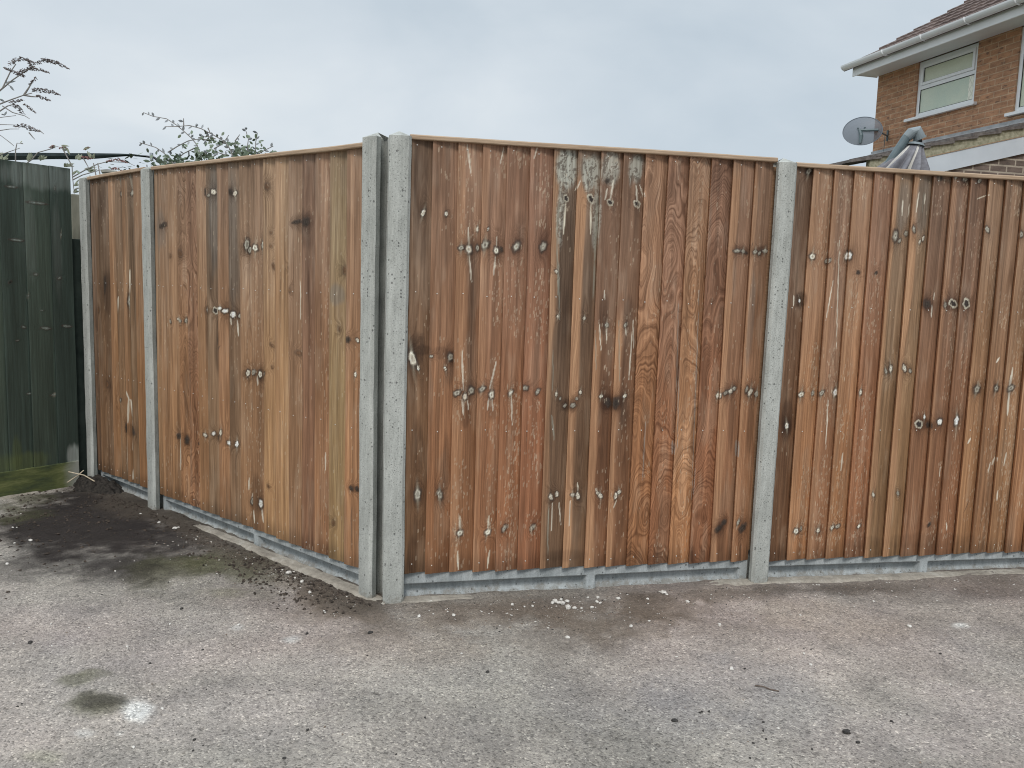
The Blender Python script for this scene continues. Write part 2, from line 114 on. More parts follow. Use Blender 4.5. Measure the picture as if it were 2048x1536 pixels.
PATCHES = '''-2.187 4.358 0.386 0.041 0.233 -0.473 d .9;-2.321 4.746 0.532 0.061 0.205 -0.426 d 1;-1.723 3.907 0.281 0.026 0.116 -0.267 d .7;-2.373 4.161 0.171 0.017 0.167 -0.300 d .6;-2.541 4.512 0.290 0.032 0.279 -0.504 d 1;-2.059 4.371 0.363 0.038 0.237 -0.511 d 1;-2.540 4.949 0.259 0.031 0.185 -0.366 d 1;-1.756 4.223 0.226 0.023 0.141 -0.344 d .9;-2.137 3.868 0.252 0.024 0.142 -0.262 d .6;-1.852 3.822 0.251 0.023 0.107 -0.226 d .8;-1.445 4.009 0.168 0.016 0.088 -0.247 d .5;-1.596 3.775 0.249 0.023 0.092 -0.221 m .8;-1.347 3.868 0.210 0.019 0.080 -0.231 m .9;-1.097 3.751 0.136 0.012 0.046 -0.158 m .6;-1.789 3.690 0.332 0.030 0.073 -0.153 d .45;-2.839 4.686 0.162 0.019 0.143 -0.241 m .8;-2.881 4.908 0.170 0.020 0.093 -0.161 m .6;-0.855 3.518 0.086 0.007 0.038 -0.156 b .9;-0.696 3.388 0.104 0.008 0.027 -0.131 b 1;-0.556 3.308 0.102 0.008 0.014 -0.081 b .9;-0.981 3.662 0.089 0.008 0.029 -0.110 b .6;-0.832 3.708 0.090 0.008 0.017 -0.076 b .5;-0.496 3.195 0.138 0.010 0.014 -0.085 b .5;-0.545 3.028 0.226 0.016 0.020 -0.106 b .35;0.291 3.331 0.549 0.042 -0.012 -0.170 b .75;0.728 3.446 0.351 0.028 -0.034 -0.181 b .7;-0.274 3.383 0.189 0.015 0.009 -0.105 b .5;-0.022 3.442 0.432 0.035 0.001 -0.077 t .4;-0.227 3.317 0.248 0.019 0.008 -0.101 t .5;0.301 3.468 0.350 0.028 -0.010 -0.137 b .7;0.634 3.523 0.268 0.022 -0.027 -0.168 b .7;0.488 3.245 0.330 0.025 -0.019 -0.144 b .55;0.181 3.173 0.361 0.027 -0.008 -0.181 b .4;0.922 3.636 0.278 0.023 -0.025 -0.109 b .7;1.277 3.760 0.144 0.012 -0.025 -0.078 d .5;1.561 3.771 0.267 0.023 -0.025 -0.066 d .5;1.826 3.839 0.224 0.019 -0.027 -0.061 d .4;1.279 3.490 0.292 0.023 -0.065 -0.191 t .6;1.533 3.323 0.258 0.019 -0.064 -0.150 t .5;0.790 2.832 0.291 0.019 -0.062 -0.248 g .6;0.524 2.541 0.261 0.016 -0.031 -0.176 g .5;0.921 2.628 0.204 0.012 -0.059 -0.188 g .5;0.293 2.657 0.254 0.016 -0.014 -0.161 g .3;1.753 3.147 0.329 0.023 -0.135 -0.261 p .5;1.571 2.635 0.259 0.016 -0.134 -0.246 p .6;1.163 2.458 0.257 0.015 -0.071 -0.166 p .4;-1.300 2.931 0.360 0.025 0.099 -0.229 p .5;-1.730 3.226 0.273 0.021 0.121 -0.230 p .5;-1.108 3.173 0.292 0.022 0.063 -0.181 l .5;-0.727 2.847 0.319 0.022 0.047 -0.183 l .35;-0.296 3.002 0.282 0.020 0.018 -0.164 t .4;-0.184 2.768 0.261 0.017 0.011 -0.141 l .25;-0.926 2.425 0.379 0.022 0.061 -0.162 p .35;-1.568 2.752 0.151 0.010 0.113 -0.204 g .3;-0.824 2.587 0.242 0.015 0.039 -0.124 p .3;-1.148 2.490 0.052 0.003 0.027 -0.059 w .85;-1.144 2.466 0.040 0.002 0.019 -0.041 w .6;-1.288 2.519 0.085 0.005 0.039 -0.078 m 1.1;-1.279 2.533 0.078 0.005 0.036 -0.073 d .6;-1.443 2.679 0.056 0.004 0.022 -0.041 m .8;-1.408 2.725 0.050 0.003 0.014 -0.028 m .7;-1.226 3.517 0.128 0.011 0.024 -0.069 m .5;1.923 3.393 0.040 0.003 -0.020 -0.038 w .7;-0.818 3.053 0.038 0.003 0.009 -0.035 w .5;-1.050 3.149 0.023 0.002 0.009 -0.028 w .4;-1.244 2.354 0.029 0.002 0.011 -0.022 w .35;-1.139 2.355 0.017 0.001 0.008 -0.016 w .35;1.855 3.154 0.185 0.013 -0.075 -0.136 l .3;2.356 3.851 0.227 0.019 -0.077 -0.134 d .3;2.006 3.725 0.291 0.024 -0.064 -0.126 d .25;1.073 3.530 0.180 0.014 -0.029 -0.103 l .3;0.808 3.319 0.296 0.023 -0.033 -0.150 b .3;-1.285 2.214 0.082 0.004 0.027 -0.048 y .4;-2.222 3.934 0.093 0.009 0.055 -0.099 d .5;-2.202 3.653 0.130 0.012 0.089 -0.151 d .4;-0.795 3.273 0.121 0.009 0.019 -0.079 b .4;-1.068 3.500 0.106 0.009 0.024 -0.079 m .3'''
STONES = '''-2.434 4.138 0.0121;-2.488 4.091 0.0095;-2.643 4.337 0.0075;-2.623 4.339 0.0050;-2.340 3.784 0.0111;-2.760 4.610 0.0053;-2.101 4.653 0.0082;-1.926 4.490 0.0106;-1.801 4.398 0.0156;-1.790 4.418 0.0104;-2.008 4.663 0.0055;-1.619 4.220 0.0075;-1.804 3.722 0.0066;-1.845 3.858 0.0046;-2.902 5.287 0.0151;-2.907 5.219 0.0090;-2.784 5.091 0.0059;-1.011 3.759 0.0159;-0.970 3.709 0.0090;-0.926 3.661 0.0133;-0.880 3.633 0.0088;-1.054 3.803 0.0092;-0.994 3.781 0.0069;-0.855 3.518 0.0107;-0.688 3.485 0.0064;-0.618 3.538 0.0217;-0.639 3.560 0.0109;-1.219 3.880 0.0070;-1.272 3.949 0.0071;-1.241 3.975 0.0048;0.218 3.530 0.0176;0.234 3.514 0.0154;0.251 3.504 0.0153;0.270 3.523 0.0132;0.206 3.512 0.0132;0.245 3.550 0.0111;0.270 3.454 0.0194;0.298 3.451 0.0130;0.328 3.453 0.0087;0.373 3.457 0.0108;0.410 3.587 0.0112;0.367 3.584 0.0090;0.499 3.571 0.0112;0.402 3.533 0.0111;0.415 3.523 0.0088;-0.354 3.313 0.0123;-0.213 3.334 0.0103;0.031 3.475 0.0108;0.118 3.464 0.0086;0.249 3.150 0.0119;0.516 3.277 0.0103;0.600 3.339 0.0084;0.083 3.450 0.0064;0.717 3.662 0.0162;0.728 3.644 0.0092;0.807 3.566 0.0113;0.504 3.577 0.0090;1.149 3.064 0.0079;1.666 3.648 0.0094;1.144 2.975 0.0096;1.268 3.455 0.0066;1.835 4.086 0.0053;-1.389 2.942 0.0071;-1.610 3.102 0.0056;-1.662 2.935 0.0053;-2.009 3.434 0.0061;-1.319 3.157 0.0077;-1.052 3.168 0.0097;-1.772 3.128 0.0056;-1.064 2.278 0.0071;-1.075 2.504 0.0077;1.063 3.098 0.0059;0.632 3.582 0.0090;-0.332 3.706 0.0046;-0.322 3.486 0.0065;0.874 2.500 0.0064;0.625 3.522 0.0067;1.009 3.856 0.0073;1.692 3.360 0.0130;0.832 2.909 0.0111;0.650 3.004 0.0076;0.887 3.315 0.0105;-0.019 3.256 0.0041;-0.740 3.304 0.0061;-0.629 3.260 0.0040;-0.991 3.537 0.0064;-1.000 2.771 0.0051;-1.236 2.595 0.0048;1.029 2.394 0.0047;1.598 2.847 0.0056;2.194 3.649 0.0071;2.131 3.832 0.0075'''
DARK_STONES = '''0.551 2.524 0.0097;1.084 2.485 0.0113;1.089 2.492 0.0081;1.098 2.428 0.0079;-1.336 3.315 0.0080;-1.757 2.959 0.0089;-1.534 2.504 0.0046;-0.907 2.327 0.0058;-0.888 2.269 0.0042;-0.590 2.401 0.0060;-0.765 3.103 0.0076;0.646 2.586 0.0050;0.654 2.593 0.0050;0.678 2.597 0.0050;0.837 2.534 0.0049;0.822 2.482 0.0048;0.816 2.432 0.0047;0.770 2.410 0.0047;0.737 2.327 0.0045;0.941 2.384 0.0046;0.882 2.916 0.0056;1.689 3.098 0.0060;-0.525 3.130 0.0097;1.264 2.569 0.0067;-0.620 2.250 0.0071;-0.056 2.834 0.0071;-1.248 2.812 0.0052;-1.108 2.936 0.0054;-0.242 2.495 0.0047'''
B_STEMS = [[(-3.999, 5.9, 2.078), (-3.778, 5.9, 2.387), (-3.669, 5.9, 2.523), (-3.563, 5.9, 2.589), (-3.475, 5.9, 2.661), (-3.387, 5.9, 2.72), (-3.317, 5.9, 2.758)], [(-3.778, 5.9, 2.387), (-3.634, 5.9, 2.524), (-3.545, 5.9, 2.606), (-3.49, 5.9, 2.71), (-3.447, 5.9, 2.768)], [(-3.96, 5.9, 2.18), (-3.743, 5.9, 2.388), (-3.637, 5.9, 2.464), (-3.567, 5.9, 2.5), (-3.497, 5.9, 2.528), (-3.4, 5.9, 2.564), (-3.344, 5.9, 2.579)], [(-3.4, 5.9, 2.564), (-3.364, 5.9, 2.615), (-3.338, 5.9, 2.659)], [(-3.4, 5.9, 2.564), (-3.352, 5.9, 2.556), (-3.304, 5.9, 2.554)], [(-3.925, 5.9, 2.181), (-3.709, 5.9, 2.396), (-3.569, 5.9, 2.453), (-3.516, 5.9, 2.488), (-3.464, 5.9, 2.503)], [(-3.889, 5.9, 2.216), (-3.674, 5.9, 2.39), (-3.57, 5.9, 2.41), (-3.46, 5.9, 2.426)], [(-3.784, 5.9, 2.253), (-3.642, 5.9, 2.351), (-3.572, 5.9, 2.363), (-3.452, 5.9, 2.363)], [(-3.785, 5.9, 2.219), (-3.644, 5.9, 2.297), (-3.574, 5.9, 2.323), (-3.505, 5.9, 2.335), (-3.443, 5.9, 2.337)], [(-3.55, 5.9, 2.487), (-3.483, 5.9, 2.446), (-3.398, 5.9, 2.425), (-3.365, 5.9, 2.406)], [(-3.649, 5.9, 2.19), (-3.575, 5.9, 2.293), (-3.508, 5.9, 2.244), (-3.482, 5.9, 2.222)], [(-3.476, 5.9, 2.094), (-3.472, 5.9, 2.195), (-3.46, 5.9, 2.242), (-3.419, 5.9, 2.24)], [(-3.482, 5.9, 2.043), (-3.354, 5.9, 2.141), (-3.318, 5.9, 2.183), (-3.216, 5.9, 2.213), (-3.195, 5.9, 2.23), (-3.147, 5.9, 2.218)], [(-3.147, 5.9, 2.215), (-3.108, 5.9, 2.142), (-3.085, 5.9, 2.099), (-3.084, 5.9, 2.024), (-3.077, 5.9, 1.936), (-3.074, 5.9, 1.8)], [(-3.084, 5.9, 2.024), (-2.996, 5.9, 2.074), (-2.909, 5.9, 2.117), (-2.839, 5.9, 2.136), (-2.697, 5.9, 2.134), (-2.65, 5.9, 2.112)], [(-3.085, 5.9, 2.004), (-3.015, 5.9, 2.04), (-2.892, 5.9, 2.077), (-2.806, 5.9, 2.087)], [(-3.077, 5.9, 1.936), (-3.034, 5.9, 1.955), (-2.999, 5.9, 1.99)], [(-3.375, 5.9, 2.315), (-3.348, 5.9, 2.283), (-3.335, 5.9, 2.27)], [(-3.305, 5.9, 2.334), (-3.272, 5.9, 2.308)], [(-3.008, 5.9, 2.158), (-2.962, 5.9, 2.075)], [(-3.618, 5.9, 2.09), (-3.581, 5.9, 2.158), (-3.511, 5.9, 2.184), (-3.441, 5.9, 2.209)]]
B_SPIKES = [[(-3.494, 5.9, 2.766, 0.0141), (-3.435, 5.9, 2.797, 0.0159), (-3.377, 5.9, 2.796, 0.0159), (-3.317, 5.9, 2.771, 0.0088)], [(-3.31, 5.9, 2.775, 0.0124), (-3.241, 5.9, 2.797, 0.0177), (-3.163, 5.9, 2.779, 0.0141), (-3.083, 5.9, 2.742, 0.0035)], [(-3.422, 5.9, 2.712, 0.0124), (-3.352, 5.9, 2.741, 0.0159), (-3.284, 5.9, 2.733, 0.0106), (-3.217, 5.9, 2.712, 0.0035)], [(-3.53, 5.9, 2.739, 0.0071), (-3.473, 5.9, 2.717, 0.0141), (-3.395, 5.9, 2.687, 0.0141)], [(-3.356, 5.9, 2.632, 0.0106), (-3.313, 5.9, 2.679, 0.0106)], [(-3.344, 5.9, 2.596, 0.0106), (-3.272, 5.9, 2.595, 0.0177), (-3.204, 5.9, 2.59, 0.0141), (-3.15, 5.9, 2.568, 0.0035)], [(-3.314, 5.9, 2.56, 0.0071), (-3.263, 5.9, 2.545, 0.0124), (-3.219, 5.9, 2.53, 0.0035)], [(-3.498, 5.9, 2.508, 0.0088), (-3.453, 5.9, 2.52, 0.0141), (-3.404, 5.9, 2.531, 0.0071)], [(-3.485, 5.9, 2.495, 0.0106), (-3.437, 5.9, 2.477, 0.0212), (-3.411, 5.9, 2.438, 0.0141)], [(-3.402, 5.9, 2.498, 0.0088), (-3.362, 5.9, 2.476, 0.0106), (-3.322, 5.9, 2.444, 0.0035)], [(-3.477, 5.9, 2.352, 0.0071), (-3.418, 5.9, 2.358, 0.0159), (-3.367, 5.9, 2.342, 0.0159), (-3.306, 5.9, 2.321, 0.0071)], [(-3.367, 5.9, 2.803, 0.0071), (-3.351, 5.9, 2.77, 0.0106), (-3.332, 5.9, 2.731, 0.0141)]]
B_RED = [[(-3.014, 5.9, 2.162, 0.0088), (-2.977, 5.9, 2.153, 0.0106), (-2.939, 5.9, 2.15, 0.0071)], [(-2.846, 5.9, 2.133, 0.0053), (-2.773, 5.9, 2.152, 0.0124), (-2.698, 5.9, 2.131, 0.0053)], [(-2.816, 5.9, 2.086, 0.0053), (-2.781, 5.9, 2.091, 0.0106), (-2.744, 5.9, 2.072, 0.0071)], [(-3.24, 5.9, 2.215, 0.0053), (-3.206, 5.9, 2.223, 0.0088)], [(-2.992, 5.9, 2.209, 0.0035), (-2.964, 5.9, 2.23, 0.0053)], [(-3.172, 5.9, 2.211, 0.0035), (-3.137, 5.9, 2.225, 0.0071), (-3.11, 5.9, 2.209, 0.0035)]]
B_LEAVES = [((-3.5, 5.9, 2.628), (-3.464, 5.9, 2.589), 0.0088), ((-3.572, 5.9, 2.533), (-3.532, 5.9, 2.517), 0.0088), ((-3.52, 5.9, 2.643), (-3.448, 5.9, 2.656), 0.0071), ((-3.526, 5.9, 2.66), (-3.5, 5.9, 2.621), 0.0088), ((-3.563, 5.9, 2.433), (-3.535, 5.9, 2.427), 0.0053), ((-3.543, 5.9, 2.421), (-3.521, 5.9, 2.454), 0.0071)]
B_GREEN = [((-3.582, 5.9, 2.118), (-3.563, 5.9, 2.165), 0.0071), ((-3.565, 5.9, 2.118), (-3.54, 5.9, 2.153), 0.0071), ((-3.603, 5.9, 2.13), (-3.587, 5.9, 2.171), 0.0088), ((-3.389, 5.9, 2.117), (-3.373, 5.9, 2.164), 0.0088), ((-3.375, 5.9, 2.124), (-3.346, 5.9, 2.158), 0.0071), ((-3.306, 5.9, 2.126), (-3.29, 5.9, 2.167), 0.0088), ((-3.292, 5.9, 2.133), (-3.27, 5.9, 2.154), 0.0071), ((-3.319, 5.9, 2.139), (-3.298, 5.9, 2.153), 0.0053), ((-3.063, 5.9, 2.147), (-3.035, 5.9, 2.174), 0.0088), ((-3.043, 5.9, 2.14), (-3.018, 5.9, 2.161), 0.0088), ((-2.959, 5.9, 2.156), (-2.952, 5.9, 2.184), 0.0071), ((-2.946, 5.9, 2.15), (-2.924, 5.9, 2.174), 0.0071), ((-3.141, 5.9, 2.09), (-3.112, 5.9, 2.118), 0.0071), ((-3.123, 5.9, 2.104), (-3.096, 5.9, 2.095), 0.0071), ((-3.233, 5.9, 2.226), (-3.192, 5.9, 2.217), 0.0053), ((-3.157, 5.9, 2.238), (-3.11, 5.9, 2.209), 0.0053), ((-3.148, 5.9, 2.205), (-3.11, 5.9, 2.206), 0.0053), ((-3.006, 5.9, 2.209), (-2.971, 5.9, 2.233), 0.0053), ((-3.003, 5.9, 2.081), (-2.948, 5.9, 2.076), 0.0071), ((-2.976, 5.9, 2.061), (-2.934, 5.9, 2.083), 0.0071), ((-3.097, 5.9, 2.173), (-3.117, 5.9, 2.206), 0.0053), ((-3.087, 5.9, 2.038), (-3.059, 5.9, 2.066), 0.0071), ((-3.079, 5.9, 1.963), (-3.047, 5.9, 1.985), 0.0053), ((-3.082, 5.9, 1.868), (-3.06, 5.9, 1.903), 0.0088), ((-3.084, 5.9, 1.919), (-3.056, 5.9, 1.937), 0.0071), ((-3.439, 5.9, 2.243), (-3.416, 5.9, 2.237), 0.0035)]
S_STEMS = [[(-2.322, 5.3, 2.36), (-2.262, 5.3, 2.339), (-2.179, 5.3, 2.327), (-2.12, 5.3, 2.292), (-2.075, 5.3, 2.257), (-2.03, 5.3, 2.218), (-1.993, 5.3, 2.175), (-1.971, 5.3, 2.109), (-1.957, 5.3, 2.036), (-1.951, 5.3, 1.947)], [(-2.191, 5.3, 2.279), (-2.112, 5.3, 2.283), (-2.037, 5.3, 2.291), (-1.969, 5.3, 2.275), (-1.909, 5.3, 2.247), (-1.849, 5.3, 2.216), (-1.812, 5.3, 2.188), (-1.782, 5.3, 2.145), (-1.767, 5.3, 2.071), (-1.76, 5.3, 1.997)], [(-2.074, 5.3, 2.333), (-2.074, 5.3, 2.29)], [(-2.348, 5.3, 2.179), (-2.288, 5.3, 2.163), (-2.25, 5.3, 2.153), (-2.206, 5.3, 2.125), (-2.176, 5.3, 2.1), (-2.124, 5.3, 2.031), (-2.102, 5.3, 1.972)], [(-2.175, 5.3, 2.125), (-2.114, 5.3, 2.164), (-2.046, 5.3, 2.199), (-1.978, 5.3, 2.212), (-1.91, 5.3, 2.207)], [(-1.69, 5.3, 2.269), (-1.675, 5.3, 2.221), (-1.68, 5.3, 2.185), (-1.684, 5.3, 2.125), (-1.692, 5.3, 2.044)], [(-1.619, 5.3, 2.26), (-1.63, 5.3, 2.201), (-1.631, 5.3, 2.142), (-1.639, 5.3, 2.075)], [(-1.521, 5.3, 2.182), (-1.57, 5.3, 2.158), (-1.608, 5.3, 2.135), (-1.639, 5.3, 2.075)], [(-1.888, 5.3, 2.156), (-1.834, 5.3, 2.187), (-1.796, 5.3, 2.24)], [(-2.017, 5.3, 2.071), (-1.956, 5.3, 2.11), (-1.91, 5.3, 2.148)], [(-1.873, 5.3, 2.135), (-1.797, 5.3, 2.115)], [(-1.775, 5.3, 2.115), (-1.744, 5.3, 2.16), (-1.759, 5.3, 2.197)], [(-2.108, 5.3, 2.091), (-2.077, 5.3, 2.121), (-2.016, 5.3, 2.152)], [(-1.759, 5.3, 2.204), (-1.728, 5.3, 2.246)], [(-1.909, 5.3, 2.247), (-1.924, 5.3, 2.28)], [(-1.957, 5.3, 2.036), (-1.911, 5.3, 2.096), (-1.865, 5.3, 2.127)], [(-1.985, 5.3, 2.22), (-1.924, 5.3, 2.229), (-1.879, 5.3, 2.215)]]
S_CLUMPS = [((-2.138, 5.3, 2.071), 0.074, 0.035, 110), ((-2.214, 5.3, 2.058), 0.039, 0.019, 25), ((-1.736, 5.3, 2.142), 0.054, 0.046, 70), ((-1.941, 5.3, 2.118), 0.046, 0.039, 40), ((-1.653, 5.3, 2.134), 0.054, 0.031, 40), ((-1.547, 5.3, 2.148), 0.039, 0.019, 20), ((-1.866, 5.3, 2.098), 0.046, 0.031, 30), ((-1.781, 5.3, 2.196), 0.031, 0.031, 16), ((-1.925, 5.3, 2.218), 0.054, 0.023, 22), ((-1.971, 5.3, 2.154), 0.07, 0.046, 16), ((-2.04, 5.3, 2.085), 0.046, 0.023, 22), ((-1.63, 5.3, 2.223), 0.022, 0.023, 10)]
AWN = [(-5.652, 7.5, 2.326), (-4.552, 7.5, 2.359), (-4.157, 7.5, 2.371), (-3.893, 7.5, 2.379), (-3.674, 7.5, 2.39), (-3.498, 7.5, 2.399), (-3.366, 7.5, 2.403), (-3.265, 7.5, 2.398)]
AWNROPE = [(-3.265, 7.5, 2.398), (-3.2, 7.5, 2.391), (-3.165, 7.5, 2.367), (-3.082, 7.5, 2.339), (-2.973, 7.5, 2.321), (-2.921, 7.5, 2.271)]
AWNCLIP = [(-3.216, 7.5, 2.429), (-3.213, 7.5, 2.361)]
PARASOL = [(2.965, 6.6, 2.587), (2.83, 6.6, 2.362), (2.722, 6.6, 2.17), (3.04, 6.6, 2.642), (3.068, 6.6, 2.587), (3.051, 6.6, 2.564), (3.049, 6.6, 2.538), (3.056, 6.6, 2.331), (2.9, 6.6, 2.345)]
OLDPOSTS = [(-2.989, 6.2, 2.101), (-3.228, 6.2, 1.887)]

# ------------------------------------------------------------------ helpers
def lin(c):
    return tuple(((v / 255) / 12.92 if v / 255 <= .04045 else ((v / 255 + .055) / 1.055) ** 2.4) for v in c)
def obj(name, verts, faces, mat, parent=None, loc=(0, 0, 0), rotz=0, smooth=False, mats=None, midx=None):
    me = bpy.data.meshes.new(name)
    if isinstance(verts, np.ndarray) and isinstance(faces, np.ndarray) and faces.ndim == 2:
        nv, nf, k = len(verts), len(faces), faces.shape[1]
        me.vertices.add(nv); me.vertices.foreach_set('co', verts.astype(np.float32).ravel())
        me.loops.add(nf * k); me.loops.foreach_set('vertex_index', faces.astype(np.int32).ravel())
        me.polygons.add(nf); me.polygons.foreach_set('loop_start', np.arange(0, nf * k, k, dtype=np.int32))
        me.update(calc_edges=True)
    else:
        me.from_pydata([tuple(v) for v in verts], [], [tuple(f) for f in faces]); me.update()
    for m in ([mat] + (mats or [])): me.materials.append(m)
    if midx is not None: me.polygons.foreach_set('material_index', np.asarray(midx, dtype=np.int32))
    if smooth: me.polygons.foreach_set('use_smooth', np.ones(len(me.polygons), dtype=bool))
    me.validate()
    o = bpy.data.objects.new(name, me); COL.objects.link(o)
    if parent: o.parent = parent
    else: o.location = loc; o.rotation_euler = (0, 0, rotz)
    return o
def empty(name, loc=(0, 0, 0), rotz=0):
    o = bpy.data.objects.new(name, None); COL.objects.link(o); o.location = loc; o.rotation_euler = (0, 0, rotz)
    o.empty_display_size = .2; return o
def tag(o, label=None, cat=None, group=None, kind=None):
    if label: o['label'] = label
    if cat: o['category'] = cat
    if group: o['group'] = group
    if kind: o['kind'] = kind
    return o
class MB:
    def __init__(s): s.v = []; s.f = []; s.m = []
    def add(s, vs, fs, m=0):
        b = len(s.v); s.v += [tuple(v) for v in vs]; s.f += [tuple(i + b for i in f) for f in fs]; s.m += [m] * len(fs)
    def box(s, x0, x1, y0, y1, z0, z1, bev=0.0, m=0):
        if bev <= 0:
            vs = [(x, y, z) for x in (x0, x1) for y in (y0, y1) for z in (z0, z1)]
            s.add(vs, [(0, 1, 3, 2), (4, 6, 7, 5), (0, 4, 5, 1), (2, 3, 7, 6), (0, 2, 6, 4), (1, 5, 7, 3)], m); return
        bm = bmesh.new(); bmesh.ops.create_cube(bm, size=1)
        for v in bm.verts: v.co = Vector((x0 + (v.co.x + .5) * (x1 - x0), y0 + (v.co.y + .5) * (y1 - y0), z0 + (v.co.z + .5) * (z1 - z0)))
        bmesh.ops.bevel(bm, geom=list(bm.edges), offset=bev, segments=2, affect='EDGES', profile=.6)
        s.bm(bm, m)
    def bm(s, bm, m=0):
        bm.verts.index_update(); s.add([v.co[:] for v in bm.verts], [[v.index for v in f.verts] for f in bm.faces], m); bm.free()
    def tube(s, pts, r, n=8, caps=True, m=0, sx=1, sz=1):
        pts = [Vector(p) for p in pts]; rs = r if isinstance(r, (list, tuple)) else [r] * len(pts)
        rings = []; prev = None
        for i, p in enumerate(pts):
            d = (pts[min(i + 1, len(pts) - 1)] - pts[max(i - 1, 0)]).normalized()
            a = prev - d * prev.dot(d) if prev is not None else (Vector((0, 0, 1)) if abs(d.z) < .9 else Vector((1, 0, 0))).cross(d)
            if a.length < 1e-6: a = Vector((1, 0, 0)).cross(d)
            a.normalize(); b = d.cross(a); prev = a
            rings.append([p + (a * math.cos(2 * math.pi * k / n) * sx + b * math.sin(2 * math.pi * k / n) * sz) * rs[i] for k in range(n)])
        vs = [v for ring in rings for v in ring]; fs = []
        for i in range(len(rings) - 1):
            for k in range(n): fs.append((i * n + k, i * n + (k + 1) % n, (i + 1) * n + (k + 1) % n, (i + 1) * n + k))
        if caps: fs.append(tuple(range(n))[::-1]); fs.append(tuple((len(rings) - 1) * n + k for k in range(n)))
        s.add(vs, fs, m)
    def blob(s, c, r, seed=0, sub=1, m=0, sq=(1, 1, 1), jit=.25):
        bm = bmesh.new(); bmesh.ops.create_icosphere(bm, subdivisions=sub, radius=1)
        rr = random.Random(seed); ang = rr.random() * 6.28; ca, sa = math.cos(ang), math.sin(ang)
        for v in bm.verts:
            k = 1 + (rr.random() - .5) * 2 * jit
            x, y, z = v.co.x * sq[0] * k * r, v.co.y * sq[1] * k * r, v.co.z * sq[2] * k * r
            v.co = Vector((c[0] + x * ca - y * sa, c[1] + x * sa + y * ca, c[2] + z))
        s.bm(bm, m)
    def leaf(s, a, b, w, up=(0, 0, 1), m=0, curl=.15):
        a = Vector(a); b = Vector(b); d = b - a; L = d.length
        if L < 1e-6: return
        sd_ = d.cross(Vector(up)); sd_ = sd_.normalized() if sd_.length > 1e-6 else Vector((1, 0, 0)); nn = sd_.cross(d).normalized()
        p = lambda t, k, h=0: a + d * t + sd_ * (w * k) + nn * (curl * L * h)
        vs = [a, p(.3, .8, .06), p(.62, .9, .08), b, p(.62, -.9, .08), p(.3, -.8, .06), p(.3, 0, -.04), p(.62, 0, -.06)]
        s.add(vs, [(0, 1, 6), (1, 2, 7, 6), (2, 3, 7), (3, 4, 7), (4, 5, 6, 7), (5, 0, 6)], m)
    def build(s, name, mat, parent=None, smooth=False, mats=None, **kw):
        return obj(name, s.v, s.f, mat, parent, smooth=smooth, mats=mats, midx=s.m if mats else None, **kw)
def grid_faces(nx, nz, off=0):
    i, j = np.meshgrid(np.arange(nx - 1), np.arange(nz - 1), indexing='ij')
    a = (i * nz + j).ravel() + off
    return np.stack([a, a + nz, a + nz + 1, a + 1], 1)
def vnoise(x, y, seed):
    xi = np.floor(x).astype(np.int64); yi = np.floor(y).astype(np.int64); fx = x - xi; fy = y - yi
    fx = fx * fx * (3 - 2 * fx); fy = fy * fy * (3 - 2 * fy)
    def h(a, b):
        n = (a * 374761393 + b * 668265263 + seed * 982451653) & 0xffffffff
        n = ((n ^ (n >> 13)) * 1274126177) & 0xffffffff
        return ((n ^ (n >> 16)) & 0xffff) / 65535.0
    return (h(xi, yi) * (1 - fx) + h(xi + 1, yi) * fx) * (1 - fy) + (h(xi, yi + 1) * (1 - fx) + h(xi + 1, yi + 1) * fx) * fy
def fbm(x, y, seed, oct=4):
    s = 0; a = .5; t = 0
    for k in range(oct): s = s + a * vnoise(x * 2 ** k, y * 2 ** k, seed + k * 17); t += a; a *= .5
    return s / t
def sstep(a, b, x):
    t = np.clip((x - a) / (b - a), 0, 1); return t * t * (3 - 2 * t)

# ------------------------------------------------------------------ materials
def newmat(name, rough=.7, spec=.3):
    m = bpy.data.materials.new(name); m.use_nodes = True; t = m.node_tree; t.nodes.clear()
    p = t.nodes.new('ShaderNodeBsdfPrincipled'); o = t.nodes.new('ShaderNodeOutputMaterial'); t.links.new(p.outputs[0], o.inputs[0])
    p.inputs['Roughness'].default_value = rough; p.inputs['Specular IOR Level'].default_value = spec
    return m, t, p
def BUMP(t, h, strength, dist, p):
    b = t.nodes.new('ShaderNodeBump'); b.inputs['Strength'].default_value = strength; b.inputs['Distance'].default_value = dist
    t.links.new(h, b.inputs['Height']); t.links.new(b.outputs[0], p.inputs['Normal'])
def OC(t): return t.nodes.new('ShaderNodeTexCoord').outputs['Object']
def ATTR(t, name):
    n = t.nodes.new('ShaderNodeAttribute'); n.attribute_name = name; return n
def simple(name, c1, c2, scale=20, rough=.7, spec=.3, bump=.2, bd=.002, stretch=(1, 1, 1), detail=4):
    m, t, p = newmat(name, rough, spec); v = MAPV(t, OC(t), stretch)
    n = NOISE(t, v, scale, detail, .6)
    t.links.new(RAMP(t, n, [(.3, c1), (.7, c2)]), p.inputs['Base Color'])
    if bump: BUMP(t, n, bump, bd, p)
    return m
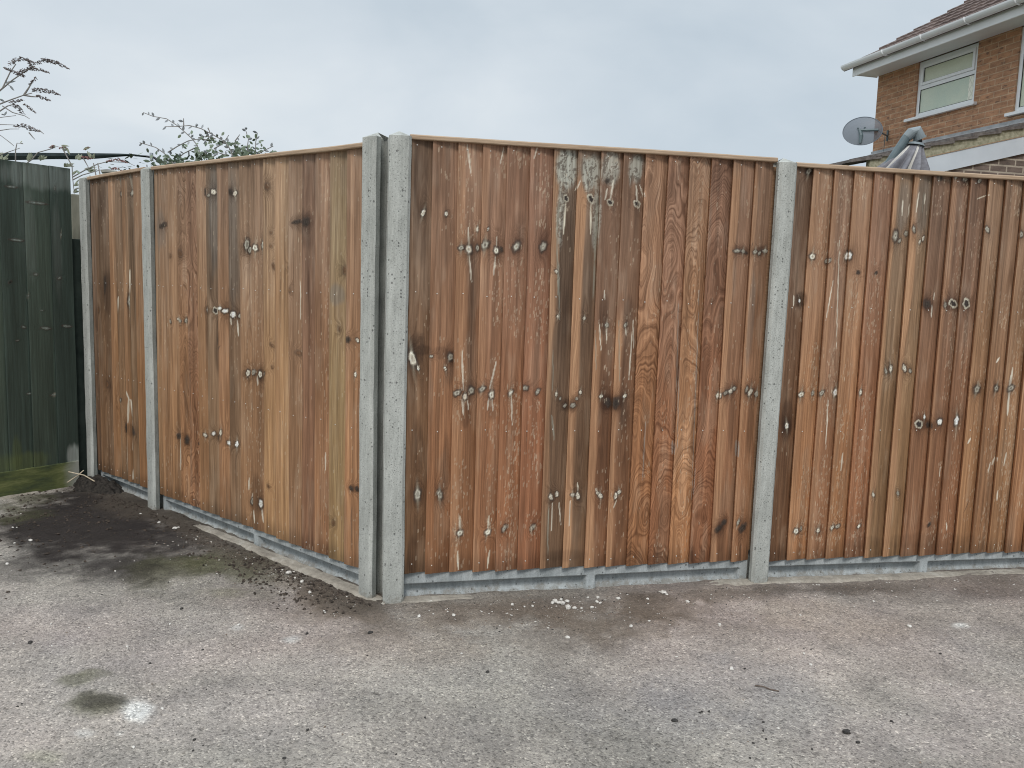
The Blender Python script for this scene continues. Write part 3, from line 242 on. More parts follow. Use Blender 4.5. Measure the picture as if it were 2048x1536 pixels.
def wood_attr_mat(name, rough=.62, ring=.42, fibre=.34):
    m, t, p = newmat(name, rough, .25)
    col = ATTR(t, 'col').outputs['Color']; gr = ATTR(t, 'gr').outputs['Fac']; fig = ATTR(t, 'fig').outputs['Fac']
    o = OC(t); s = N(t, 'ShaderNodeSeparateXYZ'); t.links.new(o, s.inputs[0])
    cv = N(t, 'ShaderNodeCombineXYZ'); t.links.new(gr, cv.inputs[0]); t.links.new(MATH(t, 'MULTIPLY', s.outputs[2], 1.2), cv.inputs[1])
    t.links.new(MATH(t, 'MULTIPLY', s.outputs[0], .2), cv.inputs[2])
    rn = NOISE(t, cv.outputs[0], 1.0, 2.5, .6)
    rings = MATH(t, 'SMOOTH_MIN', MATH(t, 'MULTIPLY_ADD', MATH(t, 'SUBTRACT', rn, .5), 3.0, .5, True), 1.0, .1)
    fv = MAPV(t, o, (330, 330, 9)); fn = NOISE(t, fv, 1.0, 3, .6)
    fv2 = MAPV(t, o, (60, 60, 2.2)); fn2 = NOISE(t, fv2, 1.0, 3, .6)
    amp = MATH(t, 'MULTIPLY_ADD', fig, .34, ring)
    k = MATH(t, 'ADD', 1.0, MATH(t, 'MULTIPLY', MATH(t, 'SUBTRACT', rings, .55), amp))
    k = MATH(t, 'MULTIPLY', k, MATH(t, 'MULTIPLY_ADD', MATH(t, 'SUBTRACT', fn, .5), fibre * 2.6, 1.0))
    k = MATH(t, 'MULTIPLY', k, MATH(t, 'MULTIPLY_ADD', MATH(t, 'SUBTRACT', fn2, .5), .80, 1.0))
    kc = N(t, 'ShaderNodeCombineColor')
    t.links.new(k, kc.inputs[0]); t.links.new(MATH(t, 'POWER', k, 1.12), kc.inputs[1]); t.links.new(MATH(t, 'POWER', k, 1.2), kc.inputs[2])
    t.links.new(MIX(t, 1.0, col, kc.outputs[0], 'MULTIPLY'), p.inputs['Base Color'])
    h = MATH(t, 'ADD', MATH(t, 'MULTIPLY', rings, .6), MATH(t, 'MULTIPLY', fn, .8))
    BUMP(t, h, .55, .0012, p)
    return m
M = {}
M['wood'] = wood_attr_mat('treated_wood')
M['greenwood'] = wood_attr_mat('green_stained_wood', .55, .22, .2)
def concrete(name, c1, c2, c3, pits=True, rough=.85):
    m, t, p = newmat(name, rough, .2); o = OC(t)
    big = NOISE(t, MAPV(t, o, (1, 1, .45)), 9, 5, .6); fine = NOISE(t, o, 170, 4, .7); mid = NOISE(t, MAPV(t, o, (1, 1, .07)), 46, 4, .65)
    c = RAMP(t, big, [(.28, c1), (.52, c2), (.75, c3)])
    c = MIX(t, 1.0, c, RAMP(t, fine, [(.25, (.72, .72, .72)), (.75, (1.15, 1.15, 1.15))]), 'MULTIPLY')
    c = MIX(t, 1.0, c, RAMP(t, mid, [(.3, (.80, .80, .79)), (.7, (1.12, 1.12, 1.11))]), 'MULTIPLY')
    h = MATH(t, 'MULTIPLY', fine, .35)
    if pits:
        vo = N(t, 'ShaderNodeTexVoronoi'); vo.inputs['Scale'].default_value = 78; vo.inputs['Randomness'].default_value = 1
        t.links.new(MAPV(t, o, (1, 1, .8)), vo.inputs['Vector'])
        sc_ = N(t, 'ShaderNodeSeparateColor'); t.links.new(vo.outputs['Color'], sc_.inputs[0])
        size = MATH(t, 'MULTIPLY', MATH(t, 'POWER', sc_.outputs[0], 2.2), .38)
        dens = MATH(t, 'GREATER_THAN', MATH(t, 'ADD', sc_.outputs[1], MATH(t, 'MULTIPLY', big, .7)), .50)
        pit = MATH(t, 'MULTIPLY', MATH(t, 'MULTIPLY_ADD', MATH(t, 'SUBTRACT', size, vo.outputs['Distance']), 9.0, 0.0, True), dens)
        vo2 = N(t, 'ShaderNodeTexVoronoi'); vo2.inputs['Scale'].default_value = 150
        t.links.new(o, vo2.inputs['Vector']); s2 = N(t, 'ShaderNodeSeparateColor'); t.links.new(vo2.outputs['Color'], s2.inputs[0])
        pit2 = MATH(t, 'MULTIPLY', MATH(t, 'MULTIPLY_ADD', MATH(t, 'SUBTRACT', .3, vo2.outputs['Distance']), 6.0, 0.0, True), MATH(t, 'GREATER_THAN', s2.outputs[1], .72))
        pit = MATH(t, 'MAXIMUM', pit, MATH(t, 'MULTIPLY', pit2, .7))
        c = MIX(t, MATH(t, 'MULTIPLY', pit, .66), c, (.045, .045, .045))
        h = MATH(t, 'SUBTRACT', h, MATH(t, 'MULTIPLY', pit, 1.2))
    if pits:      # mud splashed up from the ground
        sz = N(t, 'ShaderNodeSeparateXYZ'); t.links.new(o, sz.inputs[0]); sp2 = NOISE(t, o, 24, 5, .75)
        lv = MATH(t, 'MULTIPLY_ADD', MATH(t, 'SUBTRACT', MATH(t, 'ADD', .035, MATH(t, 'MULTIPLY', MATH(t, 'SUBTRACT', sp2, .5), .22)), sz.outputs[2]), 30.0, 0.0, True)
        c = MIX(t, MATH(t, 'MULTIPLY', lv, .6), c, (.17, .145, .115))
        ds = MATH(t, 'MULTIPLY', MATH(t, 'MULTIPLY_ADD', MATH(t, 'SUBTRACT', NOISE(t, MAPV(t, o, (1, 1, .35)), 7, 5, .65), .56), 9.0, 0.0, True), .30)
        c = MIX(t, ds, c, (.22, .22, .19))
    t.links.new(c, p.inputs['Base Color']); BUMP(t, h, .6, .002, p); return m
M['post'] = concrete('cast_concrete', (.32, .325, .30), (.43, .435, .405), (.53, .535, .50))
M['postside'] = concrete('shaded_coarse_concrete', (.17, .175, .16), (.27, .28, .26), (.40, .41, .38))  # darker copy of the post concrete: side shade painted in, plus coarse face
M['gravelboard'] = concrete('smooth_concrete', (.28, .305, .31), (.39, .415, .42), (.48, .505, .505), True)
M['mortar'] = concrete('rough_mortar', (.20, .175, .145), (.32, .285, .24), (.44, .41, .36), False, .95)
M['capwood'] = simple('new_sawn_wood', (.26, .175, .11), (.46, .34, .235), 6, .65, .25, .3, .001, (1, 30, 30))
M['railwood'] = simple('rail_wood', (.20, .11, .06), (.32, .19, .11), 6, .7, .2, .3, .001, (1, 30, 30))
M['nail'] = simple('galvanised', (.45, .42, .38), (.62, .58, .52), 40, .5, .4, 0)
def ground_mat():
    m, t, p = newmat('worn_tarmac', .92, .15); o = OC(t)
    col = ATTR(t, 'col').outputs['Color']; soil = ATTR(t, 'soil').outputs['Fac']
    n1 = NOISE(t, o, 3.5, 6, .65); n2 = NOISE(t, o, 38, 5, .75); n3 = NOISE(t, o, 210, 4, .8)
    vo = N(t, 'ShaderNodeTexVoronoi'); vo.inputs['Scale'].default_value = 165; t.links.new(o, vo.inputs['Vector'])
    sc_ = N(t, 'ShaderNodeSeparateColor'); t.links.new(vo.outputs['Color'], sc_.inputs[0])
    chip = RAMP(t, sc_.outputs[0], [(0, (.48, .48, .48)), (.24, (.88, .87, .87)), (.75, (1.03, 1.02, 1.01)), (.93, (1.16, 1.15, 1.13)), (1, (1.7, 1.68, 1.63))])
    vo2 = N(t, 'ShaderNodeTexVoronoi'); vo2.inputs['Scale'].default_value = 75; t.links.new(o, vo2.inputs['Vector'])
    s2 = N(t, 'ShaderNodeSeparateColor'); t.links.new(vo2.outputs['Color'], s2.inputs[0])
    chip2 = RAMP(t, s2.outputs[1], [(0, (.78, .78, .78)), (.2, (.97, .96, .96)), (.9, (1.01, 1.01, 1.01)), (1, (1.22, 1.21, 1.19))])
    c = MIX(t, 1.0, col, RAMP(t, n1, [(.3, (.84, .84, .85)), (.7, (1.14, 1.13, 1.11))]), 'MULTIPLY')
    f1 = MATH(t, 'SUBTRACT', 1.0, MATH(t, 'MULTIPLY', soil, .55))
    c = MIX(t, f1, c, MIX(t, 1.0, c, chip, 'MULTIPLY'))
    c = MIX(t, f1, c, MIX(t, 1.0, c, chip2, 'MULTIPLY'))
    c = MIX(t, 1.0, c, RAMP(t, n2, [(.28, (.70, .69, .67)), (.45, (.99, .99, .99)), (.75, (1.10, 1.10, 1.10))]), 'MULTIPLY')
    c = MIX(t, 1.0, c, RAMP(t, n3, [(.25, (.76, .76, .76)), (.75, (1.22, 1.22, 1.22))]), 'MULTIPLY')
    # small dark cracks and crumb pockets that gather in patches
    pk = NOISE(t, MAPV(t, o, (1, 1.5, 1)), 55, 3, .8, .6); pm = NOISE(t, o, 2.3, 4, .6)
    dk = MATH(t, 'MULTIPLY', MATH(t, 'MULTIPLY_ADD', MATH(t, 'SUBTRACT', pk, .60), 12.0, 0.0, True), MATH(t, 'MULTIPLY_ADD', MATH(t, 'SUBTRACT', pm, .44), 5.0, 0.0, True))
    c = MIX(t, MATH(t, 'MULTIPLY', dk, .7), c, (.07, .06, .05))
    t.links.new(c, p.inputs['Base Color'])
    h = MATH(t, 'ADD', MATH(t, 'MULTIPLY', n3, .5), MATH(t, 'ADD', MATH(t, 'MULTIPLY', n2, .9), MATH(t, 'MULTIPLY', vo.outputs['Distance'], -.6)))
    BUMP(t, h, .85, .005, p); return m
M['ground'] = ground_mat()
M['soil'] = simple('black_soil', (.012, .011, .010), (.055, .047, .04), 60, .95, .15, .8, .01)
M['crumb'] = simple('soil_crumbs', (.02, .017, .015), (.09, .07, .055), 60, .95, .15, .4, .003)
M['chip'] = simple('pale_grit', (.32, .29, .26), (.62, .59, .54), 90, .9, .2, .2, .002)
M['brownchip'] = simple('brown_grit', (.10, .075, .055), (.26, .20, .16), 90, .9, .2, .2, .002)
M['stone'] = simple('white_stone', (.42, .39, .35), (.70, .67, .62), 60, .85, .25, .4, .002)
M['darkstone'] = simple('dark_stone', (.015, .014, .013), (.06, .055, .05), 80, .8, .3, .4, .002)
M['straw'] = simple('dry_straw', (.38, .31, .22), (.62, .53, .40), 60, .8, .2, 0)
M['twig'] = simple('dark_twig', (.07, .05, .04), (.18, .14, .11), 60, .85, .2, .2)
M['moss'] = simple('moss', (.035, .045, .015), (.12, .13, .05), 120, .95, .1, .6, .004)
M['bark'] = simple('shrub_stem', (.16, .15, .14), (.30, .28, .26), 60, .8, .2, 0)
M['spike'] = simple('faded_flowers', (.12, .10, .095), (.28, .24, .23), 150, .9, .1, 0)
M['redspike'] = simple('faded_pink_flowers', (.17, .085, .08), (.34, .20, .18), 150, .9, .1, 0)
def leafmat(name, a, b):
    m, t, p = newmat(name, .55, .3); g = N(t, 'ShaderNodeNewGeometry'); n = NOISE(t, OC(t), 9, 3)
    r = MATH(t, 'ADD', MATH(t, 'MULTIPLY', g.outputs['Random Per Island'], .6), MATH(t, 'MULTIPLY', n, .5))
    t.links.new(RAMP(t, r, [(.15, a), (.9, b)]), p.inputs['Base Color']); return m
M['leaf'] = leafmat('shrub_leaf', (.05, .075, .05), (.17, .21, .14))
M['darkleaf'] = leafmat('grey_leaf', (.15, .16, .17), (.30, .32, .33))
M['paleleaf'] = leafmat('pale_green_leaf', (.19, .21, .15), (.36, .38, .28))
M['awning'] = simple('dark_canopy', (.012, .018, .018), (.028, .036, .036), 12, .9, .1, .1)
M['darkmetal'] = simple('dark_metal', (.07, .10, .11), (.11, .15, .16), 12, .42, .5, 0)
M['gapfill'] = simple('dark_green_filler', (.012, .018, .015), (.03, .04, .033), 12, .8, .2, .2)
M['clip'] = simple('grey_clip', (.25, .28, .31), (.4, .43, .46), 12, .5, .5, 0)
M['oldwood'] = simple('weathered_wood', (.17, .16, .14), (.42, .41, .36), 14, .85, .2, .4, .002, (1, 1, .2))
M['oldwood2'] = simple('mossy_old_wood', (.09, .09, .07), (.26, .25, .20), 14, .9, .1, .4, .002, (1, 1, .2))
M['jointmetal'] = simple('grey_joint', (.15, .18, .19), (.21, .245, .26), 12, .5, .4, 0)
M['upvc'] = simple('white_upvc', (.76, .77, .78), (.83, .84, .85), 2, .35, .5, 0)
M['upvcblue'] = simple('weathered_white_board', (.50, .55, .60), (.58, .63, .68), 2.2, .5, .35, 0)
M['soffit'] = simple('white_soffit', (.66, .67, .67), (.74, .75, .75), 2, .5, .4, 0)
M['seal'] = simple('black_seal', (.02, .02, .022), (.04, .04, .042), 8, .6, .3, 0)
M['lead'] = simple('lead_flashing', (.26, .27, .28), (.42, .43, .44), 7, .6, .4, .3, .004)
def brick(name, a, b, mortar, bw, bh, ms, dark=.5):
    m, t, p = newmat(name, .88, .2); o = OC(t); s = N(t, 'ShaderNodeSeparateXYZ'); t.links.new(o, s.inputs[0])
    cv = N(t, 'ShaderNodeCombineXYZ'); t.links.new(MATH(t, 'ADD', s.outputs[0], s.outputs[1]), cv.inputs[0]); t.links.new(s.outputs[2], cv.inputs[1])
    br = N(t, 'ShaderNodeTexBrick'); br.offset = .5; t.links.new(cv.outputs[0], br.inputs['Vector'])
    for k, v in (('Scale', 1.0), ('Mortar Size', ms), ('Mortar Smooth', .15), ('Bias', 0), ('Brick Width', bw), ('Row Height', bh)): br.inputs[k].default_value = v
    br.inputs['Color1'].default_value = (*a, 1); br.inputs['Color2'].default_value = (*b, 1); br.inputs['Mortar'].default_value = (*mortar, 1)
    n = NOISE(t, MAPV(t, cv.outputs[0], (5.0, 14.0, 1)), 1.3, 2, .5); n2 = NOISE(t, cv.outputs[0], 60, 4, .7); n3 = NOISE(t, MAPV(t, cv.outputs[0], (9, 28, 1), (4, 9, 0)), 1, 3, .6)
    c = MIX(t, 1.0, br.outputs['Color'], RAMP(t, n, [(.3, (.80, .77, .76)), (.7, (1.18, 1.16, 1.12))]), 'MULTIPLY')
    bl = MATH(t, 'MULTIPLY', MATH(t, 'MULTIPLY_ADD', MATH(t, 'SUBTRACT', n3, .575), 12.0, 0.0, True), MATH(t, 'SUBTRACT', 1.0, br.outputs['Fac']))
    c = MIX(t, MATH(t, 'MULTIPLY', bl, dark), c, (.075, .06, .06))
    c = MIX(t, 1.0, c, RAMP(t, n2, [(.2, (.8, .8, .8)), (.8, (1.15, 1.15, 1.15))]), 'MULTIPLY')
    t.links.new(c, p.inputs['Base Color'])
    BUMP(t, MATH(t, 'SUBTRACT', MATH(t, 'MULTIPLY', n2, .4), br.outputs['Fac']), .7, .006, p); return m
M['brick'] = brick('orange_brick', lin((184, 140, 110)), lin((166, 128, 102)), lin((190, 162, 136)), .225, .075, .007, .62)
M['brick2'] = brick('brown_brick', lin((120, 108, 102)), lin((104, 94, 88)), lin((168, 160, 148)), .225, .075, .010, .4)
def tiles():
    m, t, p = newmat('brown_concrete_tiles', .85, .2); o = OC(t)
    n = NOISE(t, MAPV(t, o, (3.4, 3.4, 6)), 1.0, 2, .5); f = NOISE(t, o, 40, 4, .7)
    c = RAMP(t, n, [(.3, lin((86, 74, 70))), (.7, lin((116, 100, 94)))])
    c = MIX(t, 1.0, c, RAMP(t, f, [(.2, (.7, .7, .7)), (.8, (1.25, 1.25, 1.25))]), 'MULTIPLY')
    t.links.new(c, p.inputs['Base Color']); BUMP(t, f, .5, .006, p); return m
M['tiles'] = tiles()
M['slate'] = simple('dark_roof_tile', lin((84, 78, 76)), lin((126, 120, 116)), 14, .85, .2, .5, .01)
M['mossmortar'] = simple('mossy_mortar', lin((120, 118, 98)), lin((164, 160, 140)), 26, .95, .1, .6, .01)
def pane(name, a, b, lattice):
    m, t, p = newmat(name, .25, .5); o = OC(t); n = NOISE(t, o, 2.6, 4, .6); n2 = NOISE(t, MAPV(t, o, (1, 1, 1)), 55, 3, .7)
    c = RAMP(t, n, [(.3, a), (.7, b)])
    c = MIX(t, 1.0, c, RAMP(t, n2, [(.3, (.93, .93, .93)), (.7, (1.05, 1.05, 1.05))]), 'MULTIPLY')
    if lattice:     # bright diamond reflection painted into one strip of the glass colour
        s = N(t, 'ShaderNodeSeparateXYZ'); t.links.new(o, s.inputs[0])
        w1 = MATH(t, 'ABSOLUTE', MATH(t, 'SUBTRACT', MATH(t, 'FRACT', MATH(t, 'MULTIPLY', MATH(t, 'ADD', MATH(t, 'MULTIPLY', s.outputs[0], 1.7), s.outputs[2]), 8.5)), .5))
        w2 = MATH(t, 'ABSOLUTE', MATH(t, 'SUBTRACT', MATH(t, 'FRACT', MATH(t, 'MULTIPLY', MATH(t, 'SUBTRACT', MATH(t, 'MULTIPLY', s.outputs[0], 1.7), s.outputs[2]), 8.5)), .5))
        ln = MATH(t, 'LESS_THAN', MATH(t, 'MINIMUM', w1, w2), .10)
        band = MATH(t, 'GREATER_THAN', MATH(t, 'ADD', s.outputs[0], MATH(t, 'MULTIPLY', n, .05)), lattice)
        c = MIX(t, band, c, (.80, .80, .68)); c = MIX(t, MATH(t, 'MULTIPLY', MATH(t, 'MULTIPLY', ln, band), .45), c, (.45, .46, .38))
    t.links.new(c, p.inputs['Base Color']); BUMP(t, n2, .1, .002, p); return m
M['pane_top'] = pane('cream_obscured_glass', lin((196, 202, 178)), lin((208, 212, 190)), 0)
M['pane_low'] = pane('green_obscured_glass', lin((186, 202, 186)), lin((208, 214, 194)), 1.80)
def dishmat():
    m, t, p = newmat('perforated_dish', .5, .3); p.inputs['Base Color'].default_value = (*lin((92, 98, 106)), 1)
    tr = N(t, 'ShaderNodeBsdfTransparent'); mx_ = N(t, 'ShaderNodeMixShader'); mx_.inputs[0].default_value = .8
    out = [n for n in t.nodes if n.bl_idname == 'ShaderNodeOutputMaterial'][0]
    t.links.new(tr.outputs[0], mx_.inputs[1]); t.links.new(p.outputs[0], mx_.inputs[2]); t.links.new(mx_.outputs[0], out.inputs[0]); return m
M['dish'] = dishmat()
M['dishrim'] = simple('dish_rim', lin((100, 108, 116)), lin((112, 120, 130)), 5, .5, .3, 0)
M['fabric'] = simple('grey_lilac_fabric', lin((104, 103, 108)), lin((130, 129, 133)), 30, .9, .1, .2)
M['fabriclight'] = simple('pale_fold_fabric', lin((188, 186, 180)), lin((206, 203, 197)), 30, .9, .1, .2)  # fold contrast put into the colour: paler stripes on alternate folds

# ------------------------------------------------------------------ ground (one sheet to the horizon, dense where the camera looks)
GT = {'d': (.034, .029, .027), 'm': (.085, .085, .045), 'b': (.135, .105, .08), 't': (.40, .335, .27), 'g': (.245, .238, .24),
      'p': (.385, .335, .318), 'l': (.46, .425, .385), 'w': (.66, .66, .63), 'y': (.22, .23, .13)}
def axis(lo, hi, step, far):
    a = np.arange(lo, hi + step / 2, step); g = [step]
    ext = []; x = 0
    while x < far: g.append(g[-1] * 1.35); x += g[-1]; ext.append(x)
    return np.concatenate([lo - np.array(ext[::-1]), a, hi + np.array(ext)])
gx = axis(-4.2, 4.6, .0125, 600); gy = axis(1.5, 5.6, .0125, 600)
X, Y = np.meshgrid(gx, gy, indexing='ij'); xf, yf = X.ravel(), Y.ravel()
near = sstep(9, 5, np.abs(xf)) * sstep(9, 6, np.abs(yf))
base = np.array((.310, .282, .252))
colr = np.tile(base, (len(xf), 1))
v = fbm(xf * .9, yf * .9, 3, 4)[:, None]; v2 = fbm(xf * 2.7, yf * 2.7, 8, 4)[:, None]
v3 = fbm(xf * 7, yf * 7, 12, 4)[:, None]; colr = colr * (1 + (v - .5) * .5) * (1 + (v2 - .5) * .45) * (1 + (v3 - .5) * .35)
tint = fbm(xf * 1.3 + 9, yf * 1.3, 21, 3)[:, None]
colr *= np.where(tint > .5, 1 + (tint - .5) * np.array((.20, .0, .02)), 1 + (.5 - tint) * np.array((-.10, .02, .0)))
soil = np.zeros(len(xf))
wn = fbm(xf * 5, yf * 5, 31, 5); wn2 = fbm(xf * 22, yf * 22, 37, 4)
for row in PATCHES.split(';'):
    f = row.split(); cx, cy, ax, ay, bx, by, ty, stg = *map(float, f[:6]), f[6], float(f[7])
    det = ax * by - ay * bx; dx, dy = xf - cx, yf - cy
    m_ = (abs(dx) < 3) & (abs(dy) < 3)
    u_ = (dx * by - dy * bx) / det; v_ = (-dx * ay + dy * ax) / det
    d_ = np.sqrt(u_ ** 2 + v_ ** 2) + (wn - .5) * (.9 if ty == 'd' else 1.5) + (wn2 - .5) * (.6 if ty == 'd' else 1.0)
    soft = .75 if ty in 'dbm' else .95
    k_ = np.clip(stg, 0, 1) * sstep(1.0 + soft * .35, 1.0 - soft * .75, d_) * m_
    if ty in 'tgpl': k_ = k_ * .8
    if ty in 'db': soil = np.maximum(soil, k_)
    if ty == 'm': soil = np.maximum(soil, k_ * .7)
    k_ = k_[:, None] * (1 if ty in 'dw' else (.75 + .5 * (wn2[:, None] - .5)))
    colr = colr * (1 - k_) + np.array(GT[ty]) * (.8 + .4 * wn2[:, None]) * k_
# dark dirt line gathered at the foot of the fences
def segdist(ax, ay, bx, by):
    dx, dy = bx - ax, by - ay; L2 = dx * dx + dy * dy
    t_ = np.clip(((xf - ax) * dx + (yf - ay) * dy) / L2, 0, 1)
    return np.hypot(xf - ax - t_ * dx, yf - ay - t_ * dy)
PA, PB, PC_, PD, PE, PF = (-.6111, 3.4924), (-2.0941, 4.7679), (-2.7400, 5.3388), (-.4820, 3.4412), (1.2078, 3.8283), (3.1056, 4.1795)
dd_ = np.minimum(segdist(*PD, *PE), segdist(*PE, *PF))
k_ = (sstep(.32, .02, dd_ + (wn - .5) * .35) * .62)[:, None]; colr = colr * (1 - k_) + np.array((.13, .105, .085)) * k_; soil = np.maximum(soil, k_[:, 0] * .8)
dd2 = np.minimum(segdist(*PA, *PB), segdist(*PB, *PC_))
k_ = (sstep(.22, .04, dd2 + (wn - .5) * .22) * .75)[:, None]; colr = colr * (1 - k_) + np.array((.085, .07, .055)) * k_; soil = np.maximum(soil, k_[:, 0] * .8)
# lawn of the gardens behind the fences
bd = ((xf - PD[0]) * .2233 - (yf - PD[1]) * .9747 < -.12) & ((xf - PA[0]) * -.652 - (yf - PA[1]) * .758 < -.12)
bg_ = ((xf + 2.795) * .821 - (yf - 5.31) * .571 < -.06) & (xf < -1.5)
lw = ((bd & ((xf + 2.795) * .821 - (yf - 5.31) * .571 > -.06)) | bg_)[:, None]
colr = np.where(lw, np.array((.075, .095, .038)) * (.6 + .8 * wn[:, None]) * (.7 + .6 * v), colr)
zz = near * ((fbm(xf * 1.2, yf * 1.2, 41, 3) - .5) * .018 + (fbm(xf * 9, yf * 9, 43, 4) - .5) * .010 + (wn2 - .5) * .004 * (1 + 2.5 * soil))
zz += soil * near * .006
G_ = np.stack([xf, yf, zz], 1)
ground = obj('ground', G_, grid_faces(len(gx), len(gy)), M['ground'], smooth=True)
def setcol(o, c):
    a = o.data.attributes.new('col', 'FLOAT_COLOR', 'POINT')
    a.data.foreach_set('color', np.concatenate([c, np.ones((len(c), 1))], 1).astype(np.float32).ravel())
def setf(o, n, v):
    a = o.data.attributes.new(n, 'FLOAT', 'POINT'); a.data.foreach_set('value', v.astype(np.float32).ravel())
setcol(ground, np.clip(colr, .008, .8)); setf(ground, 'soil', soil)
tag(ground, 'worn pinkish grey tarmac with dark soil and moss towards the fence corner', None, None, 'structure')

